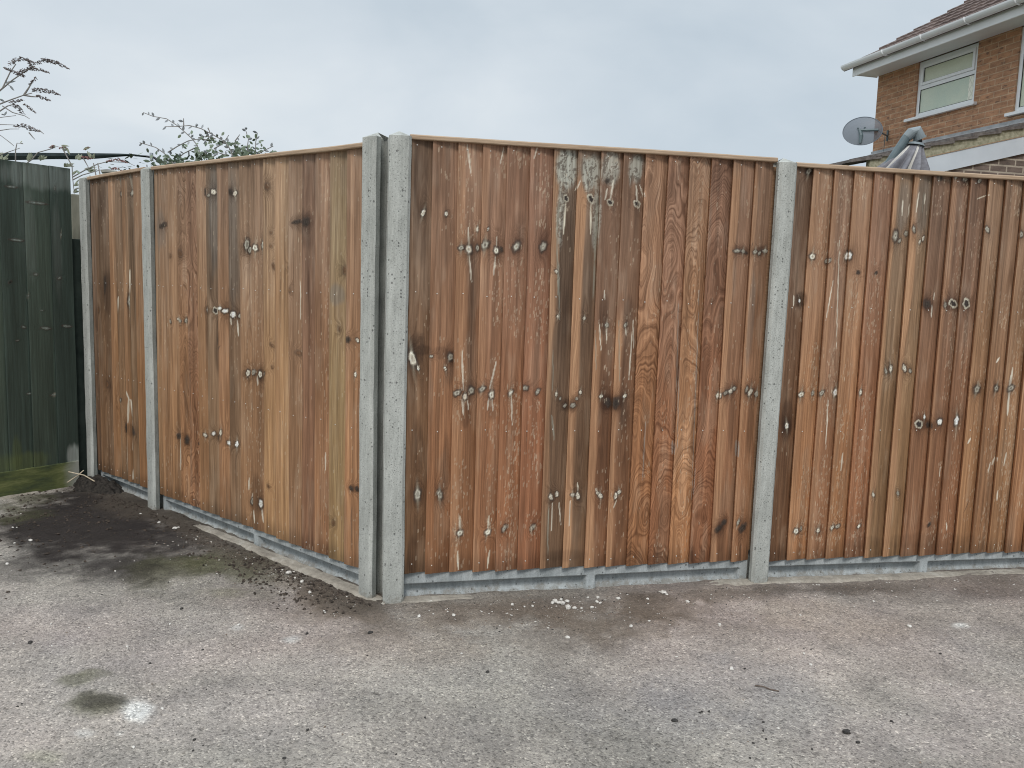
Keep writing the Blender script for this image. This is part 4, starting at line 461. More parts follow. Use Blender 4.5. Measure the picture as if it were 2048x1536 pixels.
# ------------------------------------------------------------------ feather-edge boards
KC = {'p': (.70, .63, .52), 'g': (.38, .35, .29), 'k': (.06, .045, .035), 'o': (.17, .085, .04), 'r': (.05, .04, .035), 'w': (.80, .76, .68)}
SCOL = {'w': (.66, .60, .50), 'p': (.68, .62, .50), 'a': (.29, .29, .24), 'k': (.05, .04, .035), 's': (.30, .29, .27), 'g': (.30, .27, .22)}
def board_mesh(name, parent, key, edges, zb, zt, tones, figs=(), strips=(), flecks=(), over=.024, mat='wood', seed=0, NX=32, dz=.0038, yfront=.028, ythin=.0535, yback=.060, nails=(), gap_last=0, grain=.0065, warp=1.0, topgrey=.34):
    knots = [k.split() for k in KNOTS.get(key, '').split(';') if k]; streaks = [k.split() for k in STREAKS.get(key, '').split(';') if k]
    stains = [k.split() for k in STAINS.get(key, '').split(';') if k]
    L = edges[-1] - edges[0]; VV = []; FF = []; CC = []; GG = []; FG = []; off = 0; nv_nails = []; nf_nails = []
    rs = np.random.default_rng(100 + seed)
    for i in range(len(edges) - 1):
        s0, s1 = edges[i], edges[i + 1]; s1v = s1; s1 = s1 + (over if i < len(edges) - 2 else 0)
        za = zb(s0 + .05) + rs.uniform(-.003, .003); zc_ = zt(s0 + .05)
        nz = int((zc_ - za) / dz); u = np.linspace(0, 1, NX); z = np.linspace(za, zc_, nz)
        U, Z = np.meshgrid(u, z, indexing='ij'); U, Z = U.ravel(), Z.ravel(); w_ = s1 - s0
        edgewob = (fbm(Z * 1.4 + i * 7, Z * 0, 51 + seed, 3) - .5) * .004 * warp
        S = s0 + U * w_ + edgewob
        jit = rs.uniform(-.0015, .0015); bow = (fbm(Z * 1.1 + i * 3.3, Z * 0 + i, 57 + seed, 2) - .5) * .005 * warp
        cup = np.sin(U * np.pi) * rs.uniform(-.0006, .0006)
        Yv = yfront + (ythin - yfront) * U + jit + bow * (1 - U) + cup
        rnd = sstep(.035, 0, U) * .002; Yv = Yv + rnd
        tone = np.array(lin(tones[i % len(tones)])) * (1.10 if mat == 'wood' else 1.0)
        if key == 'BA': mt_ = np.array(lin((156, 114, 82))); tone = tone * .68 + mt_ * .32 * 1.1; tone = tone * .92 + tone.mean() * np.array((1.10, 1.0, .90)) * .08; tone = tone * .93
        C = np.tile(tone, (len(U), 1))
        n1_ = fbm(S * 60, Z * 1.1 + i * 5, 61 + i + seed * 31, 4); n2_ = fbm(S * 200, Z * 3 + i * 5, 67 + i + seed * 31, 3); n3_ = fbm(S * 8 + i * 9, Z * 2.2, 71 + i + seed, 3)
        gm = .45 if mat != 'wood' else 1.0
        C *= (1 + (n1_ - .5) * .62 * gm)[:, None]; C *= (1 + (n2_ - .5) * .36 * gm)[:, None]; C *= (1 + (n3_ - .5) * .45)[:, None]
        if mat == 'wood':      # duller brown than fresh pine; patches of rubbed, dusty surface
            C = C * np.array((.97, 1.04, 1.02)); ds = sstep(.52, .72, fbm(S * 22 + i, Z * 5, 111 + i, 4))[:, None] * .16; C = C * (1 - ds) + np.array((.42, .33, .25)) * ds
        if mat == 'wood':      # greyer towards the top, richer below
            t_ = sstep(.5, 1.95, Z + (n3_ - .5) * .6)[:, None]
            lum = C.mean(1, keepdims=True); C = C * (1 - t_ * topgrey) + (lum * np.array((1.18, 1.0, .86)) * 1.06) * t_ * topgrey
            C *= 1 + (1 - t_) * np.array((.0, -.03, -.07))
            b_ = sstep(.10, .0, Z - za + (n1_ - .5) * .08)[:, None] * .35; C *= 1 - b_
        st = dict(strips).get(i)
        if st:                 # lighter sapwood strip along the thick edge
            k_ = (sstep(st[0] + .05, st[0] - .05, U + (fbm(Z * 2.0 + i, Z * 0, 77 + i, 3) - .5) * .35) * sstep(st[2], st[2] - .15, Z) * st[1])[:, None]
            C = C * (1 - k_) + np.array(lin((178, 136, 102))) * (1 + (n2_ - .5) * .3)[:, None] * k_
        fig = np.zeros(len(U)); xc = rs.uniform(.3, .7)
        base_gr = (U * w_) / grain + (fbm(Z * 1.3 + i * 11, U * .8, 81 + i, 3) - .5) * 6 + i * 37.0
        if i in figs:
            fig[:] = 1.0
            q = ((U - xc) * 2.0) ** 2
            base_gr = q * 6 + Z * 42 + (fbm(U * 1.2 + i * 4, Z * 2.6, 85 + i, 2) - .5) * 40 + (fbm(U * 4, Z * 13, 88 + i, 2) - .5) * 4 + i * 31.0
        else:
            cath = rs.random()
            if cath < .45:
                base_gr = ((U - xc) * 3.2) ** 2 * 3.5 + Z * rs.uniform(2.0, 4.0) + (fbm(U * 2 + i, Z * 2.2, 91 + i, 3) - .5) * 7 + i * 17.0
        # stains first
        for (ks, kz, rx, rz, h, ty) in stains:
            ks, kz, rx, rz, h = map(float, (ks, kz, rx, rz, h))
            if ks + rx * 1.6 < s0 or ks - rx * 1.6 > s1v: continue
            nz_ = fbm(S * 40 + 3, Z * 6 + ks * 9, 95, 4)
            dq = np.sqrt(((S - ks) / rx) ** 2 + np.abs((Z - kz) / rz) ** 2.2) + (nz_ - .5) * .8
            k_ = (sstep(1.25, .65, dq) * h)[:, None]
            if ty == 'k': C = C * (1 - k_ * .50 * np.array((.97, 1.0, 1.0)))
            elif ty == 'a':
                rg = fbm(S * 150 + 8 * fbm(S * 30, Z * 30, 5, 3), Z * 60 + 6 * fbm(S * 25, Z * 22, 6, 3), 99, 3)[:, None]
                ca = np.where(rg > .47, np.array((.40, .395, .345)), np.array((.18, .165, .14))); C = C * (1 - k_) + ca * (.8 + .4 * n2_[:, None]) * k_
            elif ty == 'c': C = C * (1 - k_) + np.array((.30, .32, .29)) * (.7 + .6 * n1_[:, None]) * k_
            elif ty == 'e': C = C * (1 - k_) + np.array((.11, .13, .05)) * (.7 + .6 * n1_[:, None]) * k_
            elif ty == 'y': C = C * (1 - k_) + np.array((.30, .23, .12)) * k_
            else:
                lum = C.mean(1, keepdims=True); C = C * (1 - k_) + lum * np.array((.88, .80, .72)) * k_
        for (a, b, c_, d, ww, ty) in streaks:
            a, b, c_, d, ww = map(float, (a, b, c_, d, ww))
            if max(a, c_) + .01 < s0 or min(a, c_) - .01 > s1v: continue
            t_ = np.clip(((S - a) * (c_ - a) + (Z - b) * (d - b)) / ((c_ - a) ** 2 + (d - b) ** 2 + 1e-9), 0, 1)
            dist = np.hypot(S - a - t_ * (c_ - a) + (fbm(Z * 60, Z * 0, 7, 2) - .5) * .002, Z - b - t_ * (d - b))
            wv = max(ww, .0026) * (1 - .6 * np.abs(t_ * 2 - 1) ** 2); k_ = (sstep(1.5, .5, dist / wv) * (.85 if ty in 'wp' else .6))[:, None]
            C = C * (1 - k_) + np.array(SCOL[ty]) * k_
        for (ks, kz, rx, rz, ty, h) in knots:
            ks, kz, rx, rz, h = map(float, (ks, kz, rx, rz, h)); kq = .86 + .12 * math.sin(ks * 91 + kz * 37); rx = max(rx * kq, .0045) if mat == 'wood' else rx; rz = rz * kq if mat == 'wood' else rz
            if ks < s0 - .004 or ks > s1v + .004: continue
            dx, dy = (S - ks), (Z - kz); ang = np.arctan2(dy / rz, dx / rx)
            wob = 1 + .16 * np.sin(ang * 2 + ks * 50) + .08 * np.sin(ang * 5 + kz * 40) + .32 * (fbm(S * 160, Z * 160, 121, 2) - .5)
            tl = ((kz * 997) % 1 - .5) * .9; dx = dx + dy * tl * rx / max(rz, rx) * .8
            d_ = np.hypot(dx / rx, dy / rz) / wob
            halo = .85 * (np.exp(-((dx / (rx * 1.7)) ** 2 + (dy / (rz * 2.4)) ** 2)) * h * .9)[:, None]
            C = C * (1 - np.clip(halo, 0, .85) * np.array((.80, .86, .88)))
            k_ = (sstep(1.35, .95, d_) * (.72 if ty != 'o' else .35))[:, None]; C = C * (1 - k_) + np.array((.062, .045, .036)) * k_
            if (ty in 'pw' and (ks * 713) % 1 > .35) or (ty == 'g' and (kz * 313) % 1 > .7):
                k_ = (np.exp(-(dx / (rx * .30)) ** 2) * sstep(3.4, .6, np.abs(dy / rz)) * .42)[:, None]; C = C * (1 - k_) + np.array((.50, .44, .34)) * k_
            inn = np.array(KC[ty]) * (1 + .30 * np.sin(d_ * 13 + ks * 7))[:, None] * (.75 + .5 * n2_)[:, None]
            k_ = (sstep(.86, .50, d_) * (.92 if ty != 'o' else .6))[:, None]
            if ty == 'r':
                C = C * (1 - k_) + inn * k_; k2 = (sstep(.28, .12, abs(d_ - .95)) * .85)[:, None]; C = C * (1 - k2) + np.array((.50, .45, .36)) * k2
            else:
                C = C * (1 - k_) + inn * k_
                if ty in 'pg': k2 = (sstep(.3, .12, d_) * .6)[:, None]; C = C * (1 - k2) + np.array((.12, .09, .07)) * k2
            base_gr = base_gr + 7 * np.exp(-(d_ / 2.2) ** 2) * (1 if i % 2 else -1)
            Yv = Yv - .0012 * np.exp(-d_ ** 4)
        fl = dict(flecks).get(i, .1)
        if mat == 'wood':      # torn, furry flecks left by the saw
            C2 = C.reshape(NX, nz, 3); cnt = int(560 * fl)
            fx_ = rs.normal(rs.uniform(.35, .75), .2, cnt); fz_ = rs.random(cnt)
            band = fbm(fz_ * 6 + i, fz_ * 0, 103 + i, 3) > .42
            for a, b, ok in zip(fx_, fz_, band):
                if not ok or a < .03 or a > .92: continue
                ii = int(a * (NX - 1)); jj = int(b * (nz - 5)); ln = rs.integers(2, 6); kk = rs.uniform(.12, .5)
                C2[ii, jj:jj + ln] = C2[ii, jj:jj + ln] * (1 - kk) + np.array((.52, .42, .31)) * kk
            C = C2.reshape(-1, 3)
        if mat == 'wood':
            lm = C.mean(); C = lm * np.clip(C / lm, .02, None) ** 1.12 * np.array((.96, .965, .945)); lm_ = C.mean(1, keepdims=True); C = (C * .90 + lm_ * np.array((1.06, 1.0, .90)) * .10) * .95
        P_ = np.stack([S, Yv, Z], 1)
        # thick left side and thin right side, back, ends
        yb_ = yback + .0016 * (i % 2)
        li = np.arange(nz); Lb = P_[li].copy(); Lb[:, 1] += .013; Lb[:, 0] += .001; Rb = P_[(NX - 1) * nz + li].copy(); Rb[:, 1] = yb_
        Ls = P_[li].copy(); Rs = P_[(NX - 1) * nz + li].copy()
        bot = P_[np.arange(NX) * nz].copy(); botb = bot.copy(); botb[:, 1] = bot[0, 1] + .013 + (yb_ - bot[0, 1] - .013) * np.linspace(0, 1, NX); top = P_[np.arange(NX) * nz + nz - 1].copy(); topb = top.copy(); topb[:, 1] = top[0, 1] + .013 + (yb_ - top[0, 1] - .013) * np.linspace(0, 1, NX)
        n0 = len(P_); allv = np.concatenate([P_, Ls, Lb, Rs, Rb, bot, botb, top, topb])
        F_ = [grid_faces(NX, nz, off)]
        def strip(a0, b0, n, flip):
            k = np.arange(n - 1); a = off + a0 + k; b = off + b0 + k
            q = np.stack([a, a + 1, b + 1, b], 1); return q[:, ::-1] if flip else q
        F_.append(strip(n0, n0 + nz, nz, False)); F_.append(strip(n0 + 2 * nz, n0 + 3 * nz, nz, True)); F_.append(strip(n0 + nz, n0 + 3 * nz, nz, False))
        F_.append(strip(n0 + 4 * nz, n0 + 4 * nz + NX, NX, True)); F_.append(strip(n0 + 4 * nz + 2 * NX, n0 + 4 * nz + 3 * NX, NX, False))
        def ext(A):
            A2 = A.reshape(NX, nz, *A.shape[1:]); l, r = A2[0], A2[-1]; b, t = A2[:, 0], A2[:, -1]
            return np.concatenate([A, l, l, r, r, b, b, t, t])
        Ce = ext(C); Ce[n0:n0 + 2 * nz] = Ce[n0:n0 + 2 * nz] * .5 + np.array(lin((176, 130, 96) if mat == 'wood' else (40, 52, 46))) * .5
        VV.append(allv); FF.append(np.concatenate(F_)); CC.append(Ce); ge = ext(base_gr); GG.append(ge); FG.append(ext(fig)); off += len(allv)
        for zn in nails:
            zN = za + (zn - .12) if zn < 1.9 else zc_ - .022
            jN = int(np.clip((zN - za) / (zc_ - za) * (nz - 1), 0, nz - 1)); uN = rs.uniform(.22, .34); p0 = P_[int(uN * (NX - 1)) * nz + jN]
            nv_nails.append((p0[0], p0[1], p0[2] + rs.uniform(-.004, .004)))
    V_ = np.concatenate(VV); F_ = np.concatenate(FF); C_ = np.concatenate(CC); G2 = np.concatenate(GG); FG_ = np.concatenate(FG)
    # galvanised nail heads belong to the cladding mesh
    nb = len(V_); nv, nf = [], []
    for (x, y, z) in nv_nails:
        b = nb + len(nv); r = .0031
        for k in range(8): a = k * math.pi / 4; nv.append((x + r * math.cos(a), y + .002, z + r * math.sin(a)))
        for k in range(8): a = k * math.pi / 4; nv.append((x + r * .8 * math.cos(a), y - .0016, z + r * .8 * math.sin(a)))
        for k in range(8): nf.append((b + k, b + (k + 1) % 8, b + 8 + (k + 1) % 8, b + 8 + k))
        for k in (0, 2, 4): nf.append((b + 8, b + 9 + k, b + 10 + k, b + 8 + (k + 3) % 8 if k < 4 else b + 15))
    nfl = len(F_)
    if nv:
        V_ = np.concatenate([V_, np.array(nv)]); F_ = np.concatenate([F_, np.array(nf)])
        C_ = np.concatenate([C_, np.tile((.5, .46, .42), (len(nv), 1))]); G2 = np.concatenate([G2, np.zeros(len(nv))]); FG_ = np.concatenate([FG_, np.zeros(len(nv))])
    mi = np.zeros(len(F_), dtype=np.int32); mi[nfl:] = 1
    o = obj(name, V_, F_, M[mat], parent, mats=[M['nail']], midx=mi)
    sm = np.ones(len(F_), dtype=bool); sm[nfl:] = False; o.data.polygons.foreach_set('use_smooth', sm)
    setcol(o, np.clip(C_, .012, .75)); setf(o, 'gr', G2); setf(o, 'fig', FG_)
    return o
def rot_of(P, Q): return math.atan2(Q[1] - P[1], Q[0] - P[0])
def interp(a, b, L): return lambda s: a + (b - a) * s / L
def fence_panel(key, P, Q, edges, zb, zt, cap, label, tones, **kw):
    r = empty('fence_panel', (P[0], P[1], 0), rot_of(P, Q)); tag(r, label, 'fence panel', 'feather edge fence panels')
    board_mesh('cladding', r, key, edges, zb, zt, tones, nails=(.16, .75, 1.33, 1.94), **kw)
    mb = MB(); e0, e1 = edges[0] - .002, edges[-1] + .002; n = 24
    for a in range(n):       # capping rail: slightly wavy strip with an eased front edge
        pass
    prof = [(.020, .000), (.018, .003), (.018, .015), (.022, .0195), (.088, .0195), (.088, .000)]
    vs = []
    for a in range(n + 1):
        s = e0 + (e1 - e0) * a / n; z0 = cap(s) + (vnoise(np.array([s * 3.1]), np.array([.5]), 7 + kw.get('seed', 0))[0] - .5) * .004
        vs += [(s, y, z0 + z) for y, z in prof]
    fs = []; k = len(prof)
    for a in range(n):
        for j in range(k): fs.append((a * k + j, a * k + (j + 1) % k, (a + 1) * k + (j + 1) % k, (a + 1) * k + j))
    fs.append(tuple(range(k))[::-1]); fs.append(tuple(n * k + j for j in range(k)))
    mb.add(vs, [f[::-1] for f in fs]); mb.build('capping_rail', M['capwood'], r)
    for z in (.16, .75, 1.33, 1.90):
        mb = MB(); mb.box(e0, e1, .063, .094, z - .02, z + .02, .004); mb.build('rail', M['railwood'], r)
    for a, c in ((e0 - .022, e0 + .03), (e1 - .03, e1 + .022)):
        mb = MB(); mb.box(a, c, .0625 if a < e0 else .0627, .080, zb(0) + .03, cap(0) - .005, .002); mb.build('side_batten', M['railwood'], r)
    return r
def dist2(a, b): return math.hypot(a[0] - b[0], a[1] - b[1])
eDE = [.049, .140, .245, .350, .452, .551, .655, .760, .862, .965, 1.065, 1.170, 1.272, 1.376, 1.480, 1.588, 1.686]
tDE = [(126, 92, 68), (138, 95, 67), (148, 103, 74), (148, 102, 74), (150, 102, 74), (144, 96, 70), (126, 96, 76), (126, 95, 74), (132, 92, 68), (130, 91, 67), (158, 109, 76), (142, 95, 67), (158, 111, 78), (138, 92, 66), (140, 98, 72), (142, 100, 73)]
fence_panel('DE', PD, PE, eDE, interp(.120, .106, 1.73), interp(1.946, 1.957, 1.73), interp(1.946, 1.957, 1.73),
    'brown board panel right of the corner with green-grey patches along its top', tDE, seed=1, figs=(10, 11, 12, 13),
    strips=((6, (.22, .5, 2)), (7, (.28, .8, 1.9)), (8, (.30, .75, 1.25)), (9, (.22, .75, 1.3)), (14, (.3, .55, 2)), (15, (.22, .45, 2)), (2, (.25, .35, 2)), (3, (.2, .3, 2))),
    flecks=((2, .6), (3, .7), (4, 1.0), (5, .9), (0, .15), (1, .15), (10, .1), (11, .2), (12, .3), (13, .15), (6, .2), (8, .3), (9, .3)))
eEF = [.049, .139, .244, .346, .446, .551, .651, .750, .850, .948, 1.044, 1.139, 1.237, 1.337, 1.438, 1.540, 1.640, 1.740, 1.881]
tEF = [(118, 84, 62), (158, 112, 80), (144, 102, 76), (156, 110, 78), (146, 100, 73), (136, 103, 76), (146, 111, 82), (136, 96, 72), (132, 92, 68), (132, 92, 68), (144, 104, 74), (144, 104, 76), (146, 106, 76), (150, 106, 76), (140, 98, 70), (148, 104, 76), (144, 100, 72), (150, 108, 78)]
fence_panel('EF', PE, PF, eEF, interp(.101, .112, 1.9), interp(1.940, 1.942, 1.9), interp(1.940, 1.942, 1.9),
    'brown board panel at the right edge, right of the third tall post, below the house', tEF, seed=2, figs=(),
    strips=((5, (.25, .6, 2)), (6, (.28, .7, 2)), (1, (.2, .3, 2)), (3, (.2, .3, 2)), (8, (.15, .3, 2)), (2, (.18, .4, 2))),
    flecks=((1, .8), (2, .9), (3, 1.0), (4, .8), (5, .02), (6, .02), (7, .5), (8, .6), (9, .4), (10, .5), (11, .9), (12, 1.0), (13, .4)))
eBA = [.049, .098, .199, .301, .399, .508, .604, .711, .817, .920, 1.026, 1.129, 1.233, 1.337, 1.445, 1.543, 1.650, 1.769, 1.907]
tBA = [(146, 108, 76), (150, 108, 76), (166, 120, 84), (156, 108, 74), (148, 98, 68), (164, 118, 82), (130, 102, 80), (158, 112, 80), (128, 99, 78), (150, 110, 80), (148, 108, 79), (178, 134, 94), (182, 137, 96), (148, 108, 80), (134, 92, 72), (152, 106, 76), (154, 124, 86), (160, 112, 78)]
fence_panel('BA', PB, PA, eBA, interp(.101, .105, 1.96), interp(1.949, 1.919, 1.96), interp(1.949, 1.919, 1.96),
    'wide honey-brown board panel left of the paired corner posts', tBA, seed=3, figs=(3, 4),
    strips=((12, (.3, .2, 2)),), flecks=((9, .3), (10, .3), (13, .3), (15, .4), (1, .2), (4, .3)), yfront=.034, ythin=.053, grain=.0075)
eCB = [.049, .106, .219, .305, .407, .488, .571, .655, .813]
tCB = [(112, 84, 66), (126, 94, 71), (118, 89, 69), (152, 111, 80), (138, 104, 78), (150, 111, 80), (128, 98, 75), (150, 108, 76)]
fence_panel('CB', PC_, PB, eCB, interp(.096, .106, .86), interp(1.945, 1.952, .86), interp(1.945, 1.952, .86),
    'narrow brown board panel beside the green fence, between the two leftmost concrete posts', tCB, seed=4, strips=((3, (.3, .4, 2)), (5, (.4, .4, 2))), yfront=.034, ythin=.053)

uF = ((PF[0] - PE[0]) / 1.93, (PF[1] - PE[1]) / 1.93); PG = (PF[0] + uF[0] * 1.93, PF[1] + uF[1] * 1.93)
fence_panel('FG', PF, PG, eEF, interp(.112, .112, 1.9), interp(1.942, 1.942, 1.9), interp(1.942, 1.942, 1.9), 'brown board panel beyond the far right post, outside the picture', tEF[5:] + tEF[:5], seed=5, flecks=((1, .8), (4, .6), (9, .5)))
# ------------------------------------------------------------------ concrete posts
def post_mesh(seed, H=1.980, W=.089):
    h = W / 2; c = .012
    out = [(-h + c, 0), (-h * .4, -.0012), (h * .4, -.0012), (h - c, 0), (h, c), (h, .034), (h - .037, .035), (h - .037, .085), (h, .086), (h, .106), (h - .006, .112), (-h + .006, .112), (-h, .106), (-h, .086), (-h + .037, .085), (-h + .037, .035), (-h, .034), (-h, c)]
    zs = list(np.linspace(-.35, H - .025, 60)); n = len(out); vs = []
    for a, z in enumerate(zs):
        for b, (x, y) in enumerate(out):
            j = (fbm(np.array([z * 9.]), np.array([b * .9]), 300 + seed, 3)[0] - .5) * .0035
            hump = .0025 * math.sin(z * 2.2 + seed)
            vs.append((x + j + hump, y + j * .8, z))
    vs.append((0, .054, H)); ap = len(vs) - 1; fs = []
    for a in range(len(zs) - 1):
        for b in range(n): fs.append((a * n + b, a * n + (b + 1) % n, (a + 1) * n + (b + 1) % n, (a + 1) * n + b))
    t0 = (len(zs) - 1) * n
    for b in range(n): fs.append((t0 + b, t0 + (b + 1) % n, ap))
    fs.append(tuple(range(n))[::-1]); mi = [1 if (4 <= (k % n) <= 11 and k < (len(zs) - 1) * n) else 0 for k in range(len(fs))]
    return vs, fs, mi
PR = [(PC_, rot_of(PC_, PB), 'leftmost concrete post, standing against the green fence'),
      (PB, rot_of(PB, PA), 'concrete post second from the left, beside the narrow brown panel'),
      ((PA[0] - .009, PA[1] + .008), rot_of(PB, PA), 'left one of the two corner concrete posts, with a dark shaded side'),
      ((PD[0] + .004, PD[1] + .001), rot_of(PD, PE), 'right one of the two corner concrete posts, widest post in view'),
      (PE, rot_of(PE, PF) * .5 + rot_of(PD, PE) * .5, 'pitted concrete post on the right, below and left of the satellite dish'),
      (PF, rot_of(PE, PF), 'concrete post right of the rightmost panel in view'),
      (PG, rot_of(PF, PG), 'last concrete post at the far right end of the fence')]
for k, (p, r, lb) in enumerate(PR):
    vs, fs, mi = post_mesh(k)
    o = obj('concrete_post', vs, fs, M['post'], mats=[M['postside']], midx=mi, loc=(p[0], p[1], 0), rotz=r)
    tag(o, lb, 'fence post', 'slotted concrete fence posts')

# ------------------------------------------------------------------ concrete gravel boards
def gravel_board(P, Q, s0, s1, ribs, label, ztop=.146, seed=0):
    nx = int((s1 - s0) / .006); s = np.linspace(s0, s1, nx); z = np.concatenate([np.linspace(-.08, 0, 6), np.linspace(.004, ztop, 38)])
    S, Z = np.meshgrid(s, z, indexing='ij'); S, Z = S.ravel(), Z.ravel()
    rec = sstep(.074, .0705, Z) * sstep(-.012, .034, Z)
    for c, h in ribs: rec = rec * sstep(h, h + .008, np.abs(S - c))
    y = .0545 + rec * .036 + (fbm(S * 30, Z * 30, 400 + seed, 3) - .5) * .0016 + sstep(ztop - .006, ztop, Z) * .004
    V = np.stack([S, y, Z], 1); nz = len(z); F_ = grid_faces(nx, nz)
    i0 = len(V); back = [(s0, .10, -.08), (s0, .10, ztop), (s1, .10, ztop), (s1, .10, -.08)]
    V = np.concatenate([V, np.array(back)])
    F_ = [tuple(f) for f in F_]
    tl, trr = nz - 1, (nx - 1) * nz + nz - 1; bl, brr = 0, (nx - 1) * nz
    F_ += [(tl, trr, i0 + 2, i0 + 1), (i0, i0 + 1, i0 + 2, i0 + 3), (bl, tl, i0 + 1, i0), (trr, brr, i0 + 3, i0 + 2), (brr, bl, i0, i0 + 3)]
    o = obj('gravel_board', V.tolist(), F_, M['gravelboard'], loc=(P[0], P[1], -.009), rotz=rot_of(P, Q)); o.data.polygons.foreach_set('use_smooth', np.array([len(f) == 4 and max(f) < i0 for f in F_]))
    return tag(o, label, 'gravel board', 'concrete gravel boards under the fence panels')
gravel_board(PD, PE, .049, 1.686, [(.905, .022), (1.668, .020), (.0, .05)], 'ribbed concrete board under the tall panel just right of the corner', seed=1)
gravel_board(PE, PF, .050, 1.88, [(.90, .022), (.052, .010), (1.87, .02)], 'ribbed concrete board under the rightmost brown panel', seed=2)
gravel_board(PF, PG, .049, 1.88, [(.90, .022), (.052, .010), (1.87, .02)], 'ribbed concrete board under the panel beyond the far right post', seed=5)
gravel_board(PB, PA, .049, 1.912, [(1.02, .022), (.062, .020), (1.93, .02)], 'long ribbed concrete board under the honey-brown panel left of the corner', seed=3)
gravel_board(PC_, PB, .049, .812, [(.06, .020), (.83, .02)], 'short concrete board under the narrow panel, half buried in black soil', seed=4)

# ------------------------------------------------------------------ mortar strips at the fence foot
def mortar(P, Q, s0, s1, w0, w1, h, name, label, seed, taper=.15, fade=.0):
    nx, ny = int((s1 - s0) / .012), 14; s = np.linspace(s0, s1, nx); v = np.linspace(0, 1, ny)
    S, Vv = np.meshgrid(s, v, indexing='ij'); S, Vv = S.ravel(), Vv.ravel(); t_ = (S - s0) / (s1 - s0)
    wd = w0 + (w1 - w0) * t_; end = sstep(0, taper, S - s0) * (sstep(0, taper, s1 - S))
    wd = wd * (.35 + .65 * end) * (1 + (fbm(S * 9, S * 0, 500 + seed, 3) - .5) * .5)
    y = .050 - Vv * (wd + .05)
    hz = h * end ** .5 * (1 + (fbm(S * 12, Vv * 2, 503 + seed, 3) - .5) * .7) * (.75 + .25 * (1 - Vv))
    z = np.where(Vv > .93, -.03, hz - .012 * sstep(.6, .92, Vv)) + (fbm(S * 60, Vv * 6, 505 + seed, 3) - .5) * .005
    o = obj(name, np.stack([S, y, z], 1), grid_faces(nx, ny)[:, ::-1], M['mortar'], loc=(P[0], P[1], 0), rotz=rot_of(P, Q), smooth=False)
    tag(o, label, None, None, 'structure'); return o
mortar(PB, PA, .42, 2.11, .010, .030, .016, 'kerb_strip', 'narrow mortar kerb along the foot of the left fence, pointed at the corner', 1, .22)
mortar(PD, PE, -.045, .36, .030, .0, .010, 'kerb_strip', 'crumbling mortar strip at the foot of the corner post', 2, .10)
mortar(PE, PF, -.30, 1.95, .024, .034, .012, 'kerb_strip', 'pale mortar strip along the foot of the rightmost panel', 3, .2)

# ------------------------------------------------------------------ green fence on the left
GP = (-2.795, 5.31); gd = (.57 / .99865, .82 / .99865)       # direction away from the camera
G0 = (GP[0] - gd[0] * 1.75, GP[1] - gd[1] * 1.75)
gr_ = empty('green_fence_panel', (G0[0], G0[1], 0), rot_of(G0, GP)); tag(gr_, 'dark green stained board fence panel at the left edge', 'fence panel')
KNOTS['G'] = '1.43 1.55 .040 .009 g .1;1.55 1.78 .055 .010 g .1;1.41 1.86 .03 .008 g .1;1.45 1.03 .014 .008 g .2;1.58 1.02 .035 .009 g .2;1.71 1.03 .035 .008 g .2;1.67 1.33 .012 .012 g .2;1.53 1.35 .012 .010 g .2;1.69 1.60 .006 .014 g .1;1.47 .62 .02 .006 g .1;1.62 .60 .03 .006 g .1;1.38 1.3 .01 .01 k .3;1.41 .95 .01 .006 g .2;1.2 1.4 .03 .006 g .2;1.05 1.0 .03 .006 g .2;.8 1.5 .03 .006 g .2;1.66 1.88 .004 .016 g .1;1.56 1.13 .012 .004 g .1;1.48 1.22 .006 .008 g .1'
STAINS['G'] = '1.735 .19 .05 .08 .9 c;1.45 .20 .12 .06 .5 e;1.38 .25 .03 .12 .4 e;1.1 .2 .3 .08 .5 e;1.6 1.94 .25 .08 .3 c;1.5 1.6 .04 .3 .10 c;1.66 1.5 .03 .3 .12 c;1.40 1.2 .03 .4 .3 k;1.60 .8 .03 .4 .3 k'
KC_save = dict(KC); KC['g'] = (.19, .22, .19); KC['k'] = (.012, .018, .014)
board_mesh('cladding', gr_, 'G', [.02, .17, .32, .47, .62, .77, .92, 1.07, 1.20, 1.335, 1.477, 1.628, 1.762], lambda s: .155 - .003 * s, lambda s: 2.012, [(74, 84, 73), (62, 72, 64), (70, 80, 70), (58, 68, 61)],
    seed=9, mat='greenwood', yfront=.0, ythin=.014, yback=.024, over=.016, warp=1.6)
KC.update(KC_save)
for z in (.3, 1.0, 1.85):
    mb = MB(); mb.box(.03, 1.74, .026, .065, z - .02, z + .02, .004); mb.build('rail', M['oldwood'], gr_)
def mossboard():
    m, t, p = newmat('mossy_green_board', .9, .15); o = OC(t)
    n = NOISE(t, MAPV(t, o, (1, 1, 3)), 5, 5, .6); f = NOISE(t, MAPV(t, o, (8, 8, 60)), 2, 4, .7); s = N(t, 'ShaderNodeSeparateXYZ'); t.links.new(o, s.inputs[0])
    c = RAMP(t, n, [(.3, (.045, .06, .035)), (.5, (.10, .115, .045)), (.7, (.17, .18, .075))])
    c = MIX(t, 1.0, c, RAMP(t, f, [(.3, (.75, .75, .75)), (.7, (1.2, 1.2, 1.2))]), 'MULTIPLY')
    k = MATH(t, 'MULTIPLY_ADD', MATH(t, 'SUBTRACT', MATH(t, 'ADD', s.outputs[0], MATH(t, 'MULTIPLY', n, .12)), 1.72), 12.0, 0.0, True)
    c = MIX(t, k, c, (.30, .30, .26)); t.links.new(c, p.inputs['Base Color']); BUMP(t, f, .4, .003, p); return m
mb = MB(); mb.box(-.05, 1.755, -.002, .030, -.05, .158, .003)
